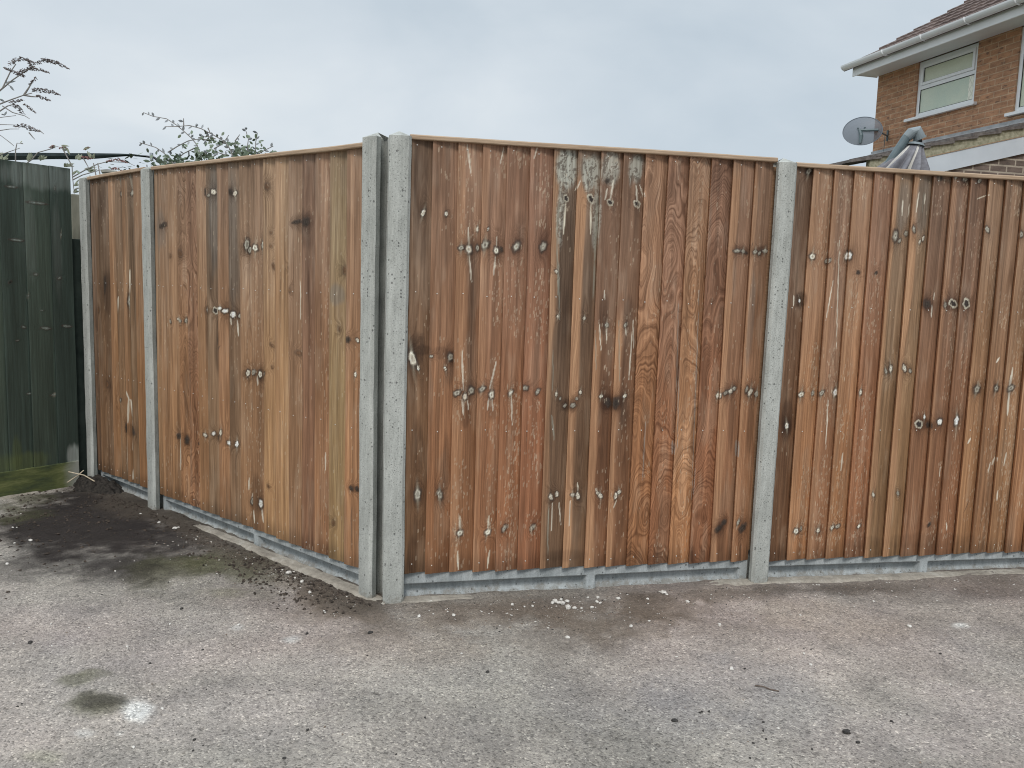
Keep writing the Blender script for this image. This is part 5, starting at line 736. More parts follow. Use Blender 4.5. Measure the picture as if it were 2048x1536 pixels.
o = mb.build('wooden_gravel_board', mossboard(), loc=(G0[0], G0[1], 0), rotz=rot_of(G0, GP)); tag(o, 'mossy green wooden board under the dark green fence', 'gravel board')
mortar(G0, GP, .2, 1.52, .03, .04, .012, 'kerb_strip', 'thin pale concrete strip along the foot of the green fence', 6, .05)
mb = MB(); mb.box(1.735, 1.835, .030, .10, -.1, 1.58, .004); mb.build('gap_filler', M['gapfill'], gr_)  # added dark filler closing the dark gap at the fence end
mb = MB(); mb.box(-.035, .035, -.03, .05, -.2, 1.88, .006); o = mb.build('wooden_post', M['oldwood2'], loc=(-2.915, 5.62, 0), rotz=.6)
tag(o, 'weathered grey wooden post in the gap behind the green fence', 'post')
mb = MB(); mb.box(-.045, .045, -.045, .045, -.2, 2.11, .008); mb.box(-.052, .052, -.052, .052, 2.111, 2.13, .004); o = mb.build('wooden_post', M['oldwood'], loc=(OLDPOSTS[0][0] + .02, 6.2, -.02), rotz=.3)
tag(o, 'old wooden post top showing just above the narrow brown panel', 'post')

# ------------------------------------------------------------------ soil heap, crumbs, stones, straw
def heap():
    n = 70; a = np.linspace(-1, 1, n); A, B_ = np.meshgrid(a, a, indexing='ij'); A, B_ = A.ravel(), B_.ravel()
    x = -2.63 + A * .34 * .77 + B_ * .16 * .64; y = 5.22 - A * .34 * .64 + B_ * .16 * .77
    r = np.sqrt(A ** 2 + B_ ** 2) + (fbm(A * 3, B_ * 3, 601, 4) - .5) * .7
    h = .085 * sstep(1.0, .1, r) * (.6 + .8 * fbm(A * 4, B_ * 4, 602, 4)) + (fbm(A * 14, B_ * 14, 603, 3) - .5) * .022 * sstep(1.05, .7, r) - .012 * sstep(.7, 1.0, r) - .01
    o = obj('soil_heap', np.stack([x, y, h], 1), grid_faces(n, n), M['soil'], smooth=False); tag(o, 'heap of black soil piled in the far corner against the post and gravel board', None, None, 'stuff')
heap()
def gz(x, y):
    i = min(max(int(np.searchsorted(gx, x)), 0), len(gx) - 1); j = min(max(int(np.searchsorted(gy, y)), 0), len(gy) - 1)
    return float(zz[i * len(gy) + j])
def scatter(name, mat, n, place, rmin, rmax, seed, label, mats=None):
    rr = random.Random(seed); mb = MB()
    for k in range(n):
        x, y = place(rr); r = rmin + (rmax - rmin) * rr.random() ** 3
        bm = [(1, 0, 0), (-1, 0, 0), (0, 1, 0), (0, -1, 0), (0, 0, 1), (0, 0, -1)]
        a = rr.random() * 6.28; sx, sy, sz_ = r * rr.uniform(.6, 1.3), r * rr.uniform(.6, 1.2), r * rr.uniform(.4, .8); zc_ = gz(x, y) + sz_ * .35
        vs = [(x + (vx * math.cos(a) * sx - vy * math.sin(a) * sy) * rr.uniform(.7, 1.2), y + (vx * math.sin(a) * sx + vy * math.cos(a) * sy) * rr.uniform(.7, 1.2), zc_ + vz * sz_) for vx, vy, vz in bm]
        mb.add(vs, [(0, 2, 4), (2, 1, 4), (1, 3, 4), (3, 0, 4), (2, 0, 5), (1, 2, 5), (3, 1, 5), (0, 3, 5)], rr.randrange(len(mats) + 1) if mats else 0)
    o = mb.build(name, mat, mats=mats); tag(o, label, None, None, 'stuff'); return o
def along(P, Q, lo, hi, wmin, wmax):
    def f(rr):
        t = rr.uniform(lo, hi); ux, uy = (Q[0] - P[0]), (Q[1] - P[1]); L = math.hypot(ux, uy); ux /= L; uy /= L
        w_ = wmin + (wmax - wmin) * rr.random() ** 2; return P[0] + ux * t * L + uy * w_, P[1] + uy * t * L - ux * w_
    return f
def mixp(*fs): return lambda rr: rr.choice(fs)(rr)
scatter('soil_crumbs', M['crumb'], 2600, mixp(along(PB, PA, 0, 1, .02, .35), along(PC_, PB, 0, 1, .02, .7), lambda r: (r.gauss(-2.35, .4), r.gauss(4.35, .35)), along(PB, PA, .6, 1.05, .04, .25)), .002, .013, 5, 'dark crumbs of soil scattered around the corner')
scatter('fine_grit', M['chip'], 1700, mixp(along(PD, PE, 0, 1, .03, .5), along(PE, PF, 0, 1, .04, .35), along(PB, PA, .3, 1.05, .07, .3), lambda r: (r.uniform(-2.6, 2.6), r.uniform(1.9, 3.9)), lambda r: (r.gauss(.25, .25), r.gauss(3.38, .05))), .0012, .0060, 6, 'pale grit scattered over the tarmac and along the fence foot', [M['brownchip']])
scatter('dark_grit', M['darkstone'], 900, mixp(lambda r: (r.uniform(-2.6, 2.8), r.uniform(1.9, 4.0)), along(PD, PE, 0, 1, .03, .4)), .0012, .0050, 7, 'small dark bits scattered over the tarmac')
def where(x, y):
    c = [('the corner posts', -.54, 3.38), ('the right-hand post', 1.2, 3.78), ('the soil heap', -2.6, 5.2), ('the white chalk spot', -1.13, 2.48), ('the right gravel board', .40, 3.52), ('the second post', -2.1, 4.7), ('the green fence', -3.0, 4.85), ('the rightmost panel', 2.2, 3.98), ('the left gravel board', -1.2, 4.0), ('the thin twig', .92, 2.77)]
    return min(c, key=lambda k: (k[1] - x) ** 2 + (k[2] - y) ** 2)
for data, mat, adj, cat in ((STONES, 'stone', 'white', 'stone'), (DARK_STONES, 'darkstone', 'black', 'stone')):
    grp = {}
    for k, row in enumerate(data.split(';')):
        x, y, r = map(float, row.split()); r = max(r * (.78 if mat == 'stone' else 1), .0033); wn_, cx, cy = where(x, y)
        side = 'left of' if x < cx - .08 else 'right of' if x > cx + .08 else 'in front of'; size = 'large' if r > .011 else 'small' if r > .006 else 'tiny'
        grp.setdefault((size, side, wn_), []).append((x, y, r, k))
    for (size, side, wn_), L in grp.items():
        L.sort()
        for q, (x, y, r, k) in enumerate(L):
            mb = MB(); mb.blob((0, 0, r * .35), r, k + (50 if mat == 'stone' else 900), 1 if r < .008 else 2, sq=(1.1, .8, .62), jit=.22)
            o = mb.build('stone', M[mat], loc=(x, y, gz(x, y)))
            if len(L) == 1: lb = f'{size} {adj} stone chip {side} {wn_}'
            else:
                od = ['leftmost', 'second from left', 'third from left', 'fourth from left', 'fifth from left', 'sixth from left', 'seventh from left', 'eighth from left', 'ninth from left', 'tenth from left', 'eleventh from left', 'twelfth from left'][q]
                if q == len(L) - 1: od = 'rightmost'
                lb = f'{od}, {size} {adj} chips {side} {wn_}'
            tag(o, lb, cat, f'{adj} stone chips on the tarmac')
def stick(name, pts, r, mat, label, cat):
    mb = MB(); mb.tube(pts, r, 6); o = mb.build(name, M[mat]); return tag(o, label, cat)
stick('twig', [(.883, 2.786, .006), (.908, 2.774, .009), (.931, 2.758, .006), (.955, 2.747, .007)], .0022, 'twig', 'thin dark twig lying on the tarmac at lower right', 'twig')
stick('straw', [(-2.79, 5.16, .05), (-2.75, 5.22, .085), (-2.73, 5.25, .11)], .0035, 'straw', 'short pale straw stalk leaning upright on the soil heap', 'straw')
stick('straw', [(-2.80, 5.20, .11), (-2.69, 5.18, .095), (-2.60, 5.13, .07)], .0035, 'straw', 'longer pale straw stalk lying across the soil heap', 'straw')
mb = MB()
rr = random.Random(3)
for k in range(420):
    x, y = mixp(along(PB, PA, .25, 1.0, .05, .35), along(PD, PE, .0, 1.0, .05, .35), along(PB, PA, .7, 1.05, .05, .3))(rr); a = rr.random() * 6.28; l = rr.uniform(.006, .022); z = gz(x, y) + .002
    mb.tube([(x, y, z), (x + math.cos(a) * l, y + math.sin(a) * l, z + rr.uniform(0, .004))], .0006, 3, False)
o = mb.build('dead_needles', M['brownchip']); tag(o, 'fine dead needles and fibres along the fence foot', None, None, 'stuff')

# ------------------------------------------------------------------ shrubs behind the fences
def spike(mb, pts, rr, fuzz=1.0):
    P_ = [Vector(p[:3]) for p in pts]; R_ = [p[3] for p in pts]
    for a in range(len(P_) - 1):
        L = (P_[a + 1] - P_[a]).length; n = max(3, int(L / .0016))
        for k in range(n):
            t = (k + rr.random()) / n; c = P_[a].lerp(P_[a + 1], t); r = R_[a] * (1 - t) + R_[a + 1] * t
            an = rr.random() * 6.28; q = r * rr.uniform(.2, 1.0) * fuzz
            s = min(rr.uniform(.003, .0075), r * .6 + .002)
            mb.add([(c.x + math.cos(an) * q + dx * s, c.y + rr.uniform(-r, r) + dy * s, c.z + math.sin(an) * q + dz * s) for dx, dy, dz in ((1, 0, 0), (-.6, .9, 0), (-.6, -.9, .2), (0, 0, 1.2))], [(0, 1, 3), (1, 2, 3), (2, 0, 3), (0, 2, 1)])
def depthy(pts, seed, amt=.22):
    rr_ = random.Random(seed); dy = rr_.uniform(-amt, amt); out = []
    for k, p in enumerate(pts):
        y = p[1] + dy; sc = y / p[1]; out.append((p[0] * sc, y, EYE + (p[2] - EYE) * sc, *(p[3:] and (p[3] * sc,))))
    return out
bud = empty('buddleia', (-4.2, 5.9, 0)); tag(bud, 'tall buddleia with drooping faded flower spikes rising behind the green fence', 'shrub')
def rel(pts, o=(-4.2, 5.9, 0)): return [(p[0] - o[0], p[1] - o[1], p[2] - o[2], *p[3:]) for p in pts]
rr = random.Random(4); mb = MB()
for k, s_ in enumerate(B_STEMS):
    r0 = .007 if k < 6 else .0045
    mb.tube(rel(s_), [r0 * (1 - .6 * i / max(1, len(s_) - 1)) for i in range(len(s_))], 6)
for a in range(7): x0 = rr.uniform(-.1, .35); mb.tube([(x0 * .3, rr.uniform(-.1, .1), 0), (x0 * .8, 0, 1.0), (x0 * 1.3, rr.uniform(-.05, .1), 1.9), (x0 * 1.8, .05, 2.25)], [.016, .012, .008, .004], 6)
mb.build('stems', M['bark'], bud)
for k, s_ in enumerate(B_SPIKES): mb = MB(); spike(mb, rel(s_), rr); mb.build('flower_spike', M['spike'], bud)
for k, s_ in enumerate(B_RED): mb = MB(); spike(mb, rel(s_), rr); mb.build('flower_spike', M['redspike'], bud)
mb = MB(); mg = MB()
for a, b, w_ in B_LEAVES: q = rel([a, b]); mb.leaf(q[0], q[1], w_, (0, 1, .4))
for a, b, w_ in B_GREEN:
    q = rel([a, b]); mg.leaf(q[0], q[1], w_ * 1.3, (0, 1, .3))
    for _ in range(2):
        d = Vector((rr.uniform(-.02, .02), rr.uniform(-.03, .03), rr.uniform(-.01, .03))); mg.leaf(Vector(q[0]), Vector(q[1]) + d, w_ * 1.1, (0, 1, .3))
for k in range(900):
    z = rr.uniform(.3, 2.0); x = rr.gauss(.1 + z * .12, .22); y = rr.gauss(0, .22); a = rr.random() * 6.28; l = rr.uniform(.05, .11)
    mb.leaf((x, y, z), (x + math.cos(a) * l, y + math.sin(a) * l, z - rr.uniform(.0, .06)), l * .16)
mb.build('leaves', M['darkleaf'], bud); mg.build('young_leaves', M['paleleaf'], bud)

shr = empty('arching_shrub', (-2.0, 5.3, 0)); tag(shr, 'leafy shrub with arching twigs showing above the left brown panel', 'shrub')
so = (-2.0, 5.3, 0); mb = MB(); ml = MB(); rr = random.Random(14)
for k, s_ in enumerate(S_STEMS):
    q = rel(depthy(s_, k, .18), so); mb.tube(q, [.0042 * (1 - .55 * i / max(1, len(q) - 1)) for i in range(len(q))] if k in (4, 8, 9, 11, 13) else [.0022 + .002 * i / max(1, len(q) - 1) for i in range(len(q))], 5)
    for i in range(len(q) - 1):
        A_, B2 = Vector(q[i]), Vector(q[i + 1]); L = (B2 - A_).length; n = max(1, int(L / .030)); d = (B2 - A_).normalized(); side = Vector((-d.z, 0, d.x))
        for j in range(n):
            c = A_.lerp(B2, (j + rr.random() * .6) / n); sg = 1 if (i + j) % 2 else -1
            e = c + (side * sg * rr.uniform(.5, 1) + d * rr.uniform(-.9, -.2) + Vector((0, rr.uniform(-.5, .5), -.15))).normalized() * rr.uniform(.020, .036)
            ml.leaf(c, e, rr.uniform(.0055, .009), (0, 1, rr.uniform(-.5, .5)))
            if rr.random() < .06: ml.blob(tuple(c + Vector((0, 0, .015))), .009, rr.randrange(999), 1)
for a in range(9): x0 = rr.uniform(-.6, .5); mb.tube([(x0 * .2, rr.uniform(-.15, .15), 0), (x0 * .6, 0, .9), (x0, .02, 1.6), (x0 * 1.15, .03, 2.05)], [.014, .011, .007, .003], 6)
mb.build('twigs', M['bark'], shr); ml.build('twig_leaves', M['darkleaf'], shr)
mc = MB()
for (c, a, b, n) in S_CLUMPS:
    c = rel([c], so)[0]
    for k in range(int(n * 1.0)):
        p = Vector((c[0] + rr.gauss(0, a * .5), c[1] + rr.gauss(0, .1), c[2] + rr.gauss(0, b * .5) - .01)); an = rr.random() * 6.28; l = rr.uniform(.022, .042)
        mc.leaf(p, p + Vector((math.cos(an) * l, rr.uniform(-.6, .6) * l, math.sin(an) * l * .8)), l * .24, (0, 1, rr.uniform(-.6, .6)))
for k in range(2600):
    z = rr.uniform(.2, 2.12); x = rr.gauss(.05, .45); y = rr.gauss(.05, .16); y = max(y, 4.768 - .86 * (x - 2.0 + 2.094) - 5.3 + .28); an = rr.random() * 6.28; l = rr.uniform(.03, .05)
    mc.leaf((x, y, z), (x + math.cos(an) * l, y + math.sin(an) * l, z + rr.uniform(-.03, .02)), l * .24)
mc.build('foliage', M['leaf'], shr)

# ------------------------------------------------------------------ dark canopy edge behind the green fence
ca = empty('garden_canopy', (AWN[0][0], 7.5, 0)); tag(ca, 'long dark canopy edge tapering to a thin rod, seen above the green fence', 'canopy'); ao = (AWN[0][0], 7.5, 0)
q = rel(AWN, ao); hs = [.030, .030, .031, .028, .022, .016, .010, .004]; n = 24; vs = []; fs = []
rows = []
for i in range(len(q) - 1):
    for j in range(4): t = j / 4; rows.append((Vector(q[i]).lerp(Vector(q[i + 1]), t), hs[i] * (1 - t) + hs[i + 1] * t))
rows.append((Vector(q[-1]), hs[-1]))
for (p, h) in rows:
    sag = .004 * math.sin(p.x * 9); vs += [(p.x, -.02, p.z - h + sag), (p.x, -.03, p.z), (p.x, -.01, p.z + h), (p.x, .06, p.z + h + .004), (p.x, .06, p.z + h - .006), (p.x, .0, p.z + h - .012)]
for i in range(len(rows) - 1):
    for j in range(6): fs.append((i * 6 + j, i * 6 + (j + 1) % 6, (i + 1) * 6 + (j + 1) % 6, (i + 1) * 6 + j))
fs += [(0, 1, 2, 3, 4, 5)[::-1], tuple((len(rows) - 1) * 6 + j for j in range(6))]
mb = MB(); mb.add(vs, fs); mb.build('canopy_cloth', M['awning'], ca)
mb = MB(); mb.tube([rel(AWN, ao)[6]] + rel(AWNROPE, ao), [.006, .009, .010, .012, .014, .012, .010], 8); mb.build('rod', M['seal'], ca)
mb = MB(); a_, b_ = rel(AWNCLIP, ao); mb.box(a_[0] - .010, a_[0] + .012, -.03, .0, b_[2], a_[2], .003); mb.build('clip', M['clip'], ca)
mb = MB(); mb.tube([(.2, .5, 0), (.2, .5, rel(AWN, ao)[0][2])], .03, 10); mb.tube([(1.6, .85, 0), (1.6, .85, rel(AWN, ao)[0][2])], .03, 10); mb.build('support_pole', M['darkmetal'], ca)

# ------------------------------------------------------------------ house
HX, HY = 5.3516, 13.0; HR = math.atan2(-.96858, .24869)
hs_ = empty('brick_house', (HX, HY, -.088), HR); tag(hs_, 'orange brick house with white eaves and brown tiled roof at upper right', 'house')
mb = MB(); zt = 4.742; LB = 8.6
W1, W2 = (.845, 1.925, 3.945), (2.575, 4.4, 3.69)
for a, b in ((0, W1[0]), (W1[1], W2[0]), (W2[1], LB)): mb.box(a, b, 0, .11, -.2, zt)
mb.box(W1[0], W1[1], 0, .11, -.2, W1[2]); mb.box(W2[0], W2[1], 0, .11, -.2, W2[2])
mb.box(0, LB, .11, 7.2, -.2, zt)
# gable triangles
rz = lambda y: 4.86 + (y + .43) * .573
mb.add([(0.0, 0, zt), (0.0, 7.2, zt), (0.0, 3.6, rz(3.6) - .12), (.1, 0, zt), (.1, 7.2, zt), (.1, 3.6, rz(3.6) - .12)], [(0, 2, 1), (3, 4, 5), (0, 3, 5, 2), (1, 2, 5, 4)])
mb.add([(LB, 0, zt), (LB, 7.2, zt), (LB, 3.6, rz(3.6) - .12), (LB - .1, 0, zt), (LB - .1, 7.2, zt), (LB - .1, 3.6, rz(3.6) - .12)], [(0, 1, 2), (3, 5, 4), (0, 2, 5, 3), (1, 4, 5, 2)])
mb.build('wall', M['brick'], hs_)
def tiled(s0, s1, y0, y1, zf, name, mat, parent, row=.30, wave=.30, amp=.018, step=.022, ds=.03):
    ns = int((s1 - s0) / ds) + 1; S = np.linspace(s0, s1, ns); vs = []; rows_ = []
    nr = int(abs(y1 - y0) / row)
    for r in range(nr + 1):
        ya = y0 + (y1 - y0) * r / (nr + 1); yb_ = y0 + (y1 - y0) * (r + 1) / (nr + 1)
        rows_ += [(ya, step, r), (yb_, -.004, r)]
    V = []
    for (y, dz_, r) in rows_:
        w_ = amp * np.abs(np.sin(np.pi * S / wave * 2)) ** .7
        jt = np.array([(hash((r, int(s / wave))) % 100) / 100 * .008 for s in S])
        V += [(s, y, zf(y) + dz_ + ww + j) for s, ww, j in zip(S, w_, jt)]
    k = len(rows_); F_ = [(a * ns + b, a * ns + b + 1, (a + 1) * ns + b + 1, (a + 1) * ns + b) for a in range(k - 1) for b in range(ns - 1)]
    b0 = len(V)
    for (y, dz_, r) in (rows_[0], rows_[-1]): V += [(S[0], y, zf(y) - .03), (S[-1], y, zf(y) - .03)]
    F_.append((b0, b0 + 2, b0 + 3, b0 + 1))
    F_.append(tuple([b0, b0 + 1] + [j for j in range(ns - 1, -1, -1)]))
    F_.append(tuple([b0 + 2] + [a * ns for a in range(k - 1, -1, -1)] + [b0])); F_.append(tuple([b0 + 1] + [a * ns + ns - 1 for a in range(k)] + [b0 + 3]))
    return obj(name, V, F_, M[mat], parent)
tiled(-.20, LB + .2, -.46, 3.6, rz, 'roof', 'tiles', hs_)
tiled(-.20, LB + .2, 7.66, 3.6, lambda y: rz(7.2 - y), 'roof', 'tiles', hs_)
mb = MB(); mb.tube([(-.22, 3.6, rz(3.6) + .03), (LB + .2, 3.6, rz(3.6) + .03)], .11, 10); mb.build('ridge', M['tiles'], hs_)
mb = MB(); mb.box(-.05, LB, -.385, .0, 4.7425, 4.758); o = mb.build('soffit', M['soffit'], hs_)
mb = MB(); mb.box(-.06, LB, -.408, -.386, 4.715, 4.865, .003); mb.box(-.062, -.048, -.386, .02, 4.735, 4.90, .002); mb.build('fascia', M['upvc'], hs_)
def gutter(mb, s0, s1, y, z, r):
    prof = [(math.cos(a) * r, math.sin(a) * r) for a in np.linspace(math.pi, 2 * math.pi, 11)] + [(math.cos(a) * (r - .004), math.sin(a) * (r - .004)) for a in np.linspace(2 * math.pi, math.pi, 11)]
    n = len(prof); vs = [(s, y + a, z + b) for s in (s0, s1) for a, b in prof]
    mb.add(vs, [(j, (j + 1) % n, n + (j + 1) % n, n + j) for j in range(n)])
    for s in (s0, s1): mb.add([(s, y + math.cos(a) * (r + .004), z + math.sin(a) * (r + .004)) for a in np.linspace(math.pi, 2 * math.pi, 11)] + [(s + .006, y + math.cos(a) * (r + .004), z + math.sin(a) * (r + .004)) for a in np.linspace(math.pi, 2 * math.pi, 11)], [tuple(range(11)), tuple(range(11, 22))[::-1]] + [(j, j + 1, j + 12, j + 11) for j in range(10)] + [(10, 0, 11, 21)])
mb = MB(); gutter(mb, -.17, LB + .2, -.475, 4.885, .066); mb.build('gutter', M['upvc'], hs_)
for s in (.75, 1.50, 2.25, 3.0, 3.8):
    mb = MB(); pts = [(s, -.475 + math.cos(a) * .071, 4.885 + math.sin(a) * .071) for a in np.linspace(math.pi, 2 * math.pi, 9)]; mb.tube(pts + [(s, -.409, 4.84)], .010, 6, sz=.5); mb.build('gutter_bracket', M['upvc'], hs_)
def window(s0, s1, z0, z1, split, sill, panes, parent):
    f = MB(); w_ = .052; y0, y1 = .022, .085
    f.box(s0, s0 + w_, y0, y1, z0, z1, .004); f.box(s1 - w_, s1, y0, y1, z0, z1, .004)
    f.box(s0 + w_, s1 - w_, y0 + .001, y1, z1 - w_, z1, .004); f.box(s0 + w_, s1 - w_, y0 + .001, y1, z0, z0 + w_, .004)
    if split: f.box(s0 + w_, s1 - w_, y0 + .001, y1, split - .03, split + .022, .004)
    fr = f.build('window', M['upvc'], parent)
    regs = [(s0 + w_, s1 - w_, split + .022, z1 - w_, True), (s0 + w_, s1 - w_, z0 + w_, split - .03, False)] if split else [(s0 + w_, s1 - w_, z0 + w_, z1 - w_, False)]
    for k, (a, b, c, d, sash) in enumerate(regs):
        g = .014
        if sash:
            m_ = MB(); e = .042
            m_.box(a + .002, a + e, y0 - .012, y1 - .01, c + .002, d - .002, .004); m_.box(b - e, b - .002, y0 - .012, y1 - .01, c + .002, d - .002, .004)
            m_.box(a + e, b - e, y0 - .011, y1 - .01, c + .002, c + e, .004); m_.box(a + e, b - e, y0 - .011, y1 - .01, d - e, d - .002, .004); m_.build('sash', M['upvc'], fr)
            a, b, c, d = a + e, b - e, c + e, d - e
        m_ = MB(); gg = .006
        for bx in ((a, a + gg, c, d), (b - gg, b, c, d), (a + gg, b - gg, c, c + gg), (a + gg, b - gg, d - gg, d)): m_.box(bx[0], bx[1], y0 + .006, y0 + .03, bx[2], bx[3])
        m_.build('seal', M['seal'], fr)
        m_ = MB(); m_.box(a + gg * .5, b - gg * .5, y0 + .014, y0 + .026, c + gg * .5, d - gg * .5); m_.build('pane', M[panes[k]], fr)
    m_ = MB(); m_.box(sill[0], sill[1], -.055, .10, z0 - .040, z0 - .002, .005); m_.build('sill', M['upvc'], fr)
window(W1[0], W1[1], 3.985, 4.738, 4.385, (.70, 1.985), ('pane_top', 'pane_low'), hs_)
window(W2[0], W2[1], 3.735, 4.738, None, (2.50, 4.5), ('pane_top',), hs_)
# satellite dish on the wall near the corner
dc = Vector((4.896, 12.30, 3.719))
ds_ = empty('satellite_dish', dc); tag(ds_, 'oval perforated grey satellite dish on the corner of the brick house', 'satellite dish')
nrm = Vector((-.42, -.90, .12)).normalized(); ux = Vector((0, 0, 1)).cross(nrm).normalized(); uz = nrm.cross(ux).normalized() * -1
if uz.z < 0: uz = -uz
rx_, rz_ = .262, .200; vs = [tuple(nrm * .045)]; fs = []; nr_, na = 6, 40
for i in range(1, nr_ + 1):
    for k in range(na): t = i / nr_; a = 2 * math.pi * k / na; vs.append(tuple(ux * math.cos(a) * rx_ * t + uz * math.sin(a) * rz_ * t + nrm * .045 * (1 - t * t)))
for k in range(na): fs.append((0, 1 + k, 1 + (k + 1) % na))
for i in range(nr_ - 1):
    for k in range(na): a = 1 + i * na; b = a + na; fs.append((a + k, b + k, b + (k + 1) % na, a + (k + 1) % na))
o = obj('reflector', vs, fs, M['dish'], ds_, smooth=True)
mb = MB(); mb.tube([ux * math.cos(a) * rx_ + uz * math.sin(a) * rz_ for a in np.linspace(0, 2 * math.pi, 49)], .006, 6, False); mb.build('rim', M['dishrim'], ds_)
mb = MB(); f0 = nrm * .055
mb.tube([f0 + ux * -.03 + uz * .0, f0 + ux * .06 - uz * .01, f0 + ux * .21 - uz * .01], .018, 8); mb.tube([f0 - ux * .035 + uz * .0, f0 - ux * .01 - uz * .08, f0 - ux * .012 - uz * .19], [.022, .032, .024], 8)
mb.tube([f0 - ux * .06 + uz * .02, f0 - ux * .03 - uz * .05], .007, 6); mb.tube([f0 + ux * .03 + uz * .02, f0 - ux * .01 - uz * .05], .007, 6)
mb.blob(tuple(f0 - ux * .06 + uz * .025), .014, 3, 1); mb.blob(tuple(f0 + ux * .03 + uz * .03), .014, 4, 1)
mb.build('mount_arm', M['darkmetal'], ds_)
mb = MB(); wm = Vector((5.4317, 12.688, 3.7326)) - dc + Vector((-.01, 0, 0)); mb.tube([f0 + ux * .19 - uz * .01, Vector(f0 + ux * .24 - uz * .03) * .6 + wm * .4 + Vector((0, 0, -.01)), wm], .012, 8)
mb.tube([wm + Vector((0, 0, -.07)), wm + Vector((0, 0, .08))], .015, 8); mb.tube([wm + Vector((-.035, -.0, 0)), wm + Vector((-.035, 0, -.2)), wm + Vector((-.02, 0, -.45))], .005, 5); mb.build('wall_bracket', M['darkmetal'], ds_)

# ------------------------------------------------------------------ lean-to against the house
lt = empty('lean_to', (HX, HY, -.060), HR); tag(lt, 'low lean-to with mossy tiled verge and white bargeboard below the upstairs window', 'extension')
zr = lambda t: 3.405 - .2516 * t
TE = 2.55; SG = 3.38
mb = MB(); t0, t1 = .013, TE - .15
def prism(mb, s0, s1, ta, tb, low, high, m=0):   # slab whose top and bottom follow functions of t (= -y)
    vs = [(s, -t, f(t)) for s in (s0, s1) for t in (ta, tb) for f in (low, high)]
    mb.add(vs, [(0, 2, 3, 1), (4, 5, 7, 6), (0, 1, 5, 4), (2, 6, 7, 3), (1, 3, 7, 5), (0, 4, 6, 2)], m)
prism(mb, SG - .14, SG - .02, t0, t1, lambda t: -.2, lambda t: zr(t) - .02); prism(mb, .05, SG - .145, t1 - .11, t1, lambda t: -.2, lambda t: zr(t) - .02)
prism(mb, .05, .16, t0, t1 - .115, lambda t: -.2, lambda t: zr(t) - .02)
mb.build('wall', M['brick2'], lt)
mb = MB(); prism(mb, SG - .018, SG + .006, t0, TE, lambda t: zr(t) - .190, lambda t: zr(t)); mb.build('bargeboard', M['upvcblue'], lt)
mb = MB(); prism(mb, SG - .016, SG + .012, t0, TE, lambda t: zr(t) + .001, lambda t: zr(t) + .010); mb.build('verge_trim', M['capwood'], lt)
nv_ = 60; vs = []; fs = []
for k in range(nv_):
    t = t0 + (TE - t0) * k / (nv_ - 1); j = random.uniform(-.004, .004)
    vs += [(SG + .002 + j, -t, zr(t) + .011), (SG - .004 + j, -t, zr(t) + .06), (SG + .002 - j, -t, zr(t) + .125), (SG - .06, -t, zr(t) + .125), (SG - .06, -t, zr(t) + .011)]
for k in range(nv_ - 1):
    for j in range(5): fs.append((k * 5 + j, k * 5 + (j + 1) % 5, (k + 1) * 5 + (j + 1) % 5, (k + 1) * 5 + j))
fs += [(0, 1, 2, 3, 4)[::-1], tuple((nv_ - 1) * 5 + j for j in range(5))]
mb = MB(); mb.add(vs, fs); mb.build('verge_mortar', M['mossmortar'], lt)
mb = MB(); row = .30; k = 0; t = 0.02
while t < TE + .05:      # stepped tile courses, each slab flatter than the roof
    ta, tb = t, t + row + .07; dzr = lambda q, ta=ta: zr(ta) + .095 - (q - ta) * .17
    n = 22
    for j in range(n):
        s0, s1 = -.05 + (SG + .07) * j / n, -.05 + (SG + .07) * (j + 1) / n - .004; jj = random.uniform(-.006, .006)
        prism(mb, s0, s1, ta, tb, lambda q: dzr(q) + jj, lambda q: dzr(q) + .030 + jj + .006 * math.sin(q * 40))
    t += row; k += 1
mb.build('roof', M['slate'], lt)
mb = MB(); prism(mb, -.02, SG + .02, .001, .012, lambda t: 3.44, lambda t: 3.612)
prism(mb, -.02, SG + .02, .012, .16, lambda t: zr(t) + .150, lambda t: zr(t) + .158 + .02 * (1 - t / .16)); mb.build('flashing', M['lead'], lt)
mb = MB(); prism(mb, .0, SG + .01, TE + .002, TE + .06, lambda t: zr(TE) - .09, lambda t: zr(TE) + .02); mb.build('gutter', M['upvc'], lt)

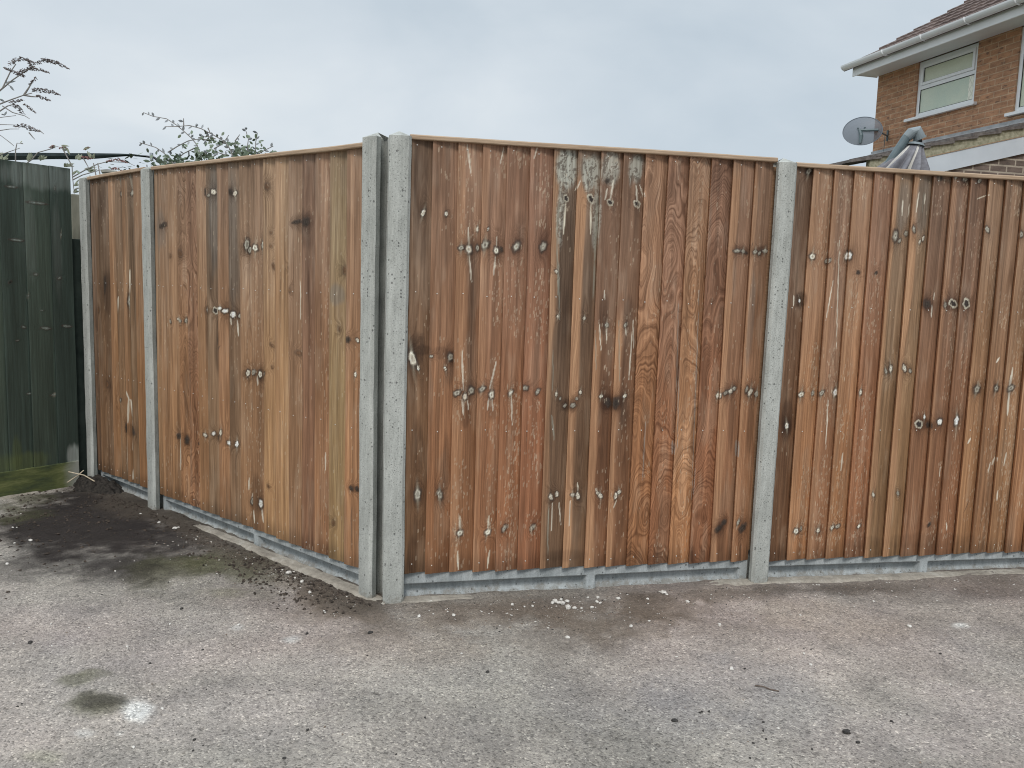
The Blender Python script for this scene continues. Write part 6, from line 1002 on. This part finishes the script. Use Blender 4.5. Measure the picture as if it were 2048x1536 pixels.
# ------------------------------------------------------------------ folded cantilever parasol in the garden
pa = PARASOL; po = (pa[2][0], 6.6, 0); ps = empty('parasol', po); tag(ps, 'folded grey cantilever parasol standing behind the rightmost panel', 'parasol')
V3 = lambda i: Vector(rel([pa[i]], po)[0])
mb = MB(); mb.tube([V3(0) + (V3(3) - V3(0)) * .25, V3(0), V3(1), V3(2)], [.036, .034, .031, .031], 16); mb.build('arm', M['darkmetal'], ps)
mb = MB(); mb.tube([V3(0), V3(0).lerp(V3(3), .5) + Vector((0, 0, .012)), V3(3), V3(4)], [.036, .042, .044, .046], 16); mb.tube([V3(3).lerp(V3(4), .9), V3(4) + (V3(4) - V3(3)) * .12], [.049, .049], 16); mb.build('arm_joint', M['jointmetal'], ps)
mb = MB(); mb.tube([V3(4) + (V3(4) - V3(3)) * .13, V3(5), V3(6)], [.028, .022, .020], 10); mb.build('hub', M['seal'], ps)
mb = MB(); mb.tube([V3(6) + Vector((-.005, 0, .012)), V3(6) + Vector((-.008, 0, -.006))], [.058, .068], 20); mb.build('canopy_cap', M['jointmetal'], ps)
na, nr_ = 120, 26; vs = []; fs = []
top = V3(6) + Vector((-.008, 0, -.006)); bt = V3(8) + Vector((.012, 0, -.95)); mat_i = []
for i in range(nr_ + 1):
    t = i / nr_; cx_ = top.x + (V3(8).x - top.x) * min(1, t * 4.4) * .9; z = top.z + (bt.z - top.z) * t; R_ = .058 + .122 * min(1, t * 4.2) ** .9 - .05 * max(0, t - .35)
    for k in range(na):
        a = 2 * math.pi * k / na; fo = math.cos(a * 11 + .9 * math.sin(t * 4)); r = R_ * (1 + .40 * min(1, t * 7) * fo + .05 * math.sin(a * 3 + t * 6))
        vs.append((cx_ + math.cos(a) * r * (1.05), math.sin(a) * r * .8, z))
for i in range(nr_):
    for k in range(na): fs.append((i * na + k, i * na + (k + 1) % na, (i + 1) * na + (k + 1) % na, (i + 1) * na + k)); a = 2 * math.pi * (k + .5) / na; mat_i.append(1 if math.cos(a * 11 + .6) < -.2 and (k // 11) % 2 == 0 else 0)
fs += [tuple(range(na))[::-1], tuple(nr_ * na + k for k in range(na))]; mat_i += [0, 0]
o = obj('canopy', vs, fs, M['fabric'], ps, smooth=True, mats=[M['fabriclight']], midx=mat_i)
mb = MB(); lo = V3(2); mb.tube([(lo.x - .015, .0, 0.03), (lo.x - .015, .0, lo.z + .05)], .035, 16); mb.build('mast', M['darkmetal'], ps)
mb = MB(); mb.box(lo.x - .5, lo.x + .5, -.05, .05, .0, .05, .006); mb.box(lo.x - .05, lo.x + .05, -.5, -.052, .0, .05, .006); mb.box(lo.x - .05, lo.x + .05, .052, .5, .0, .05, .006); mb.build('base', M['darkmetal'], ps)
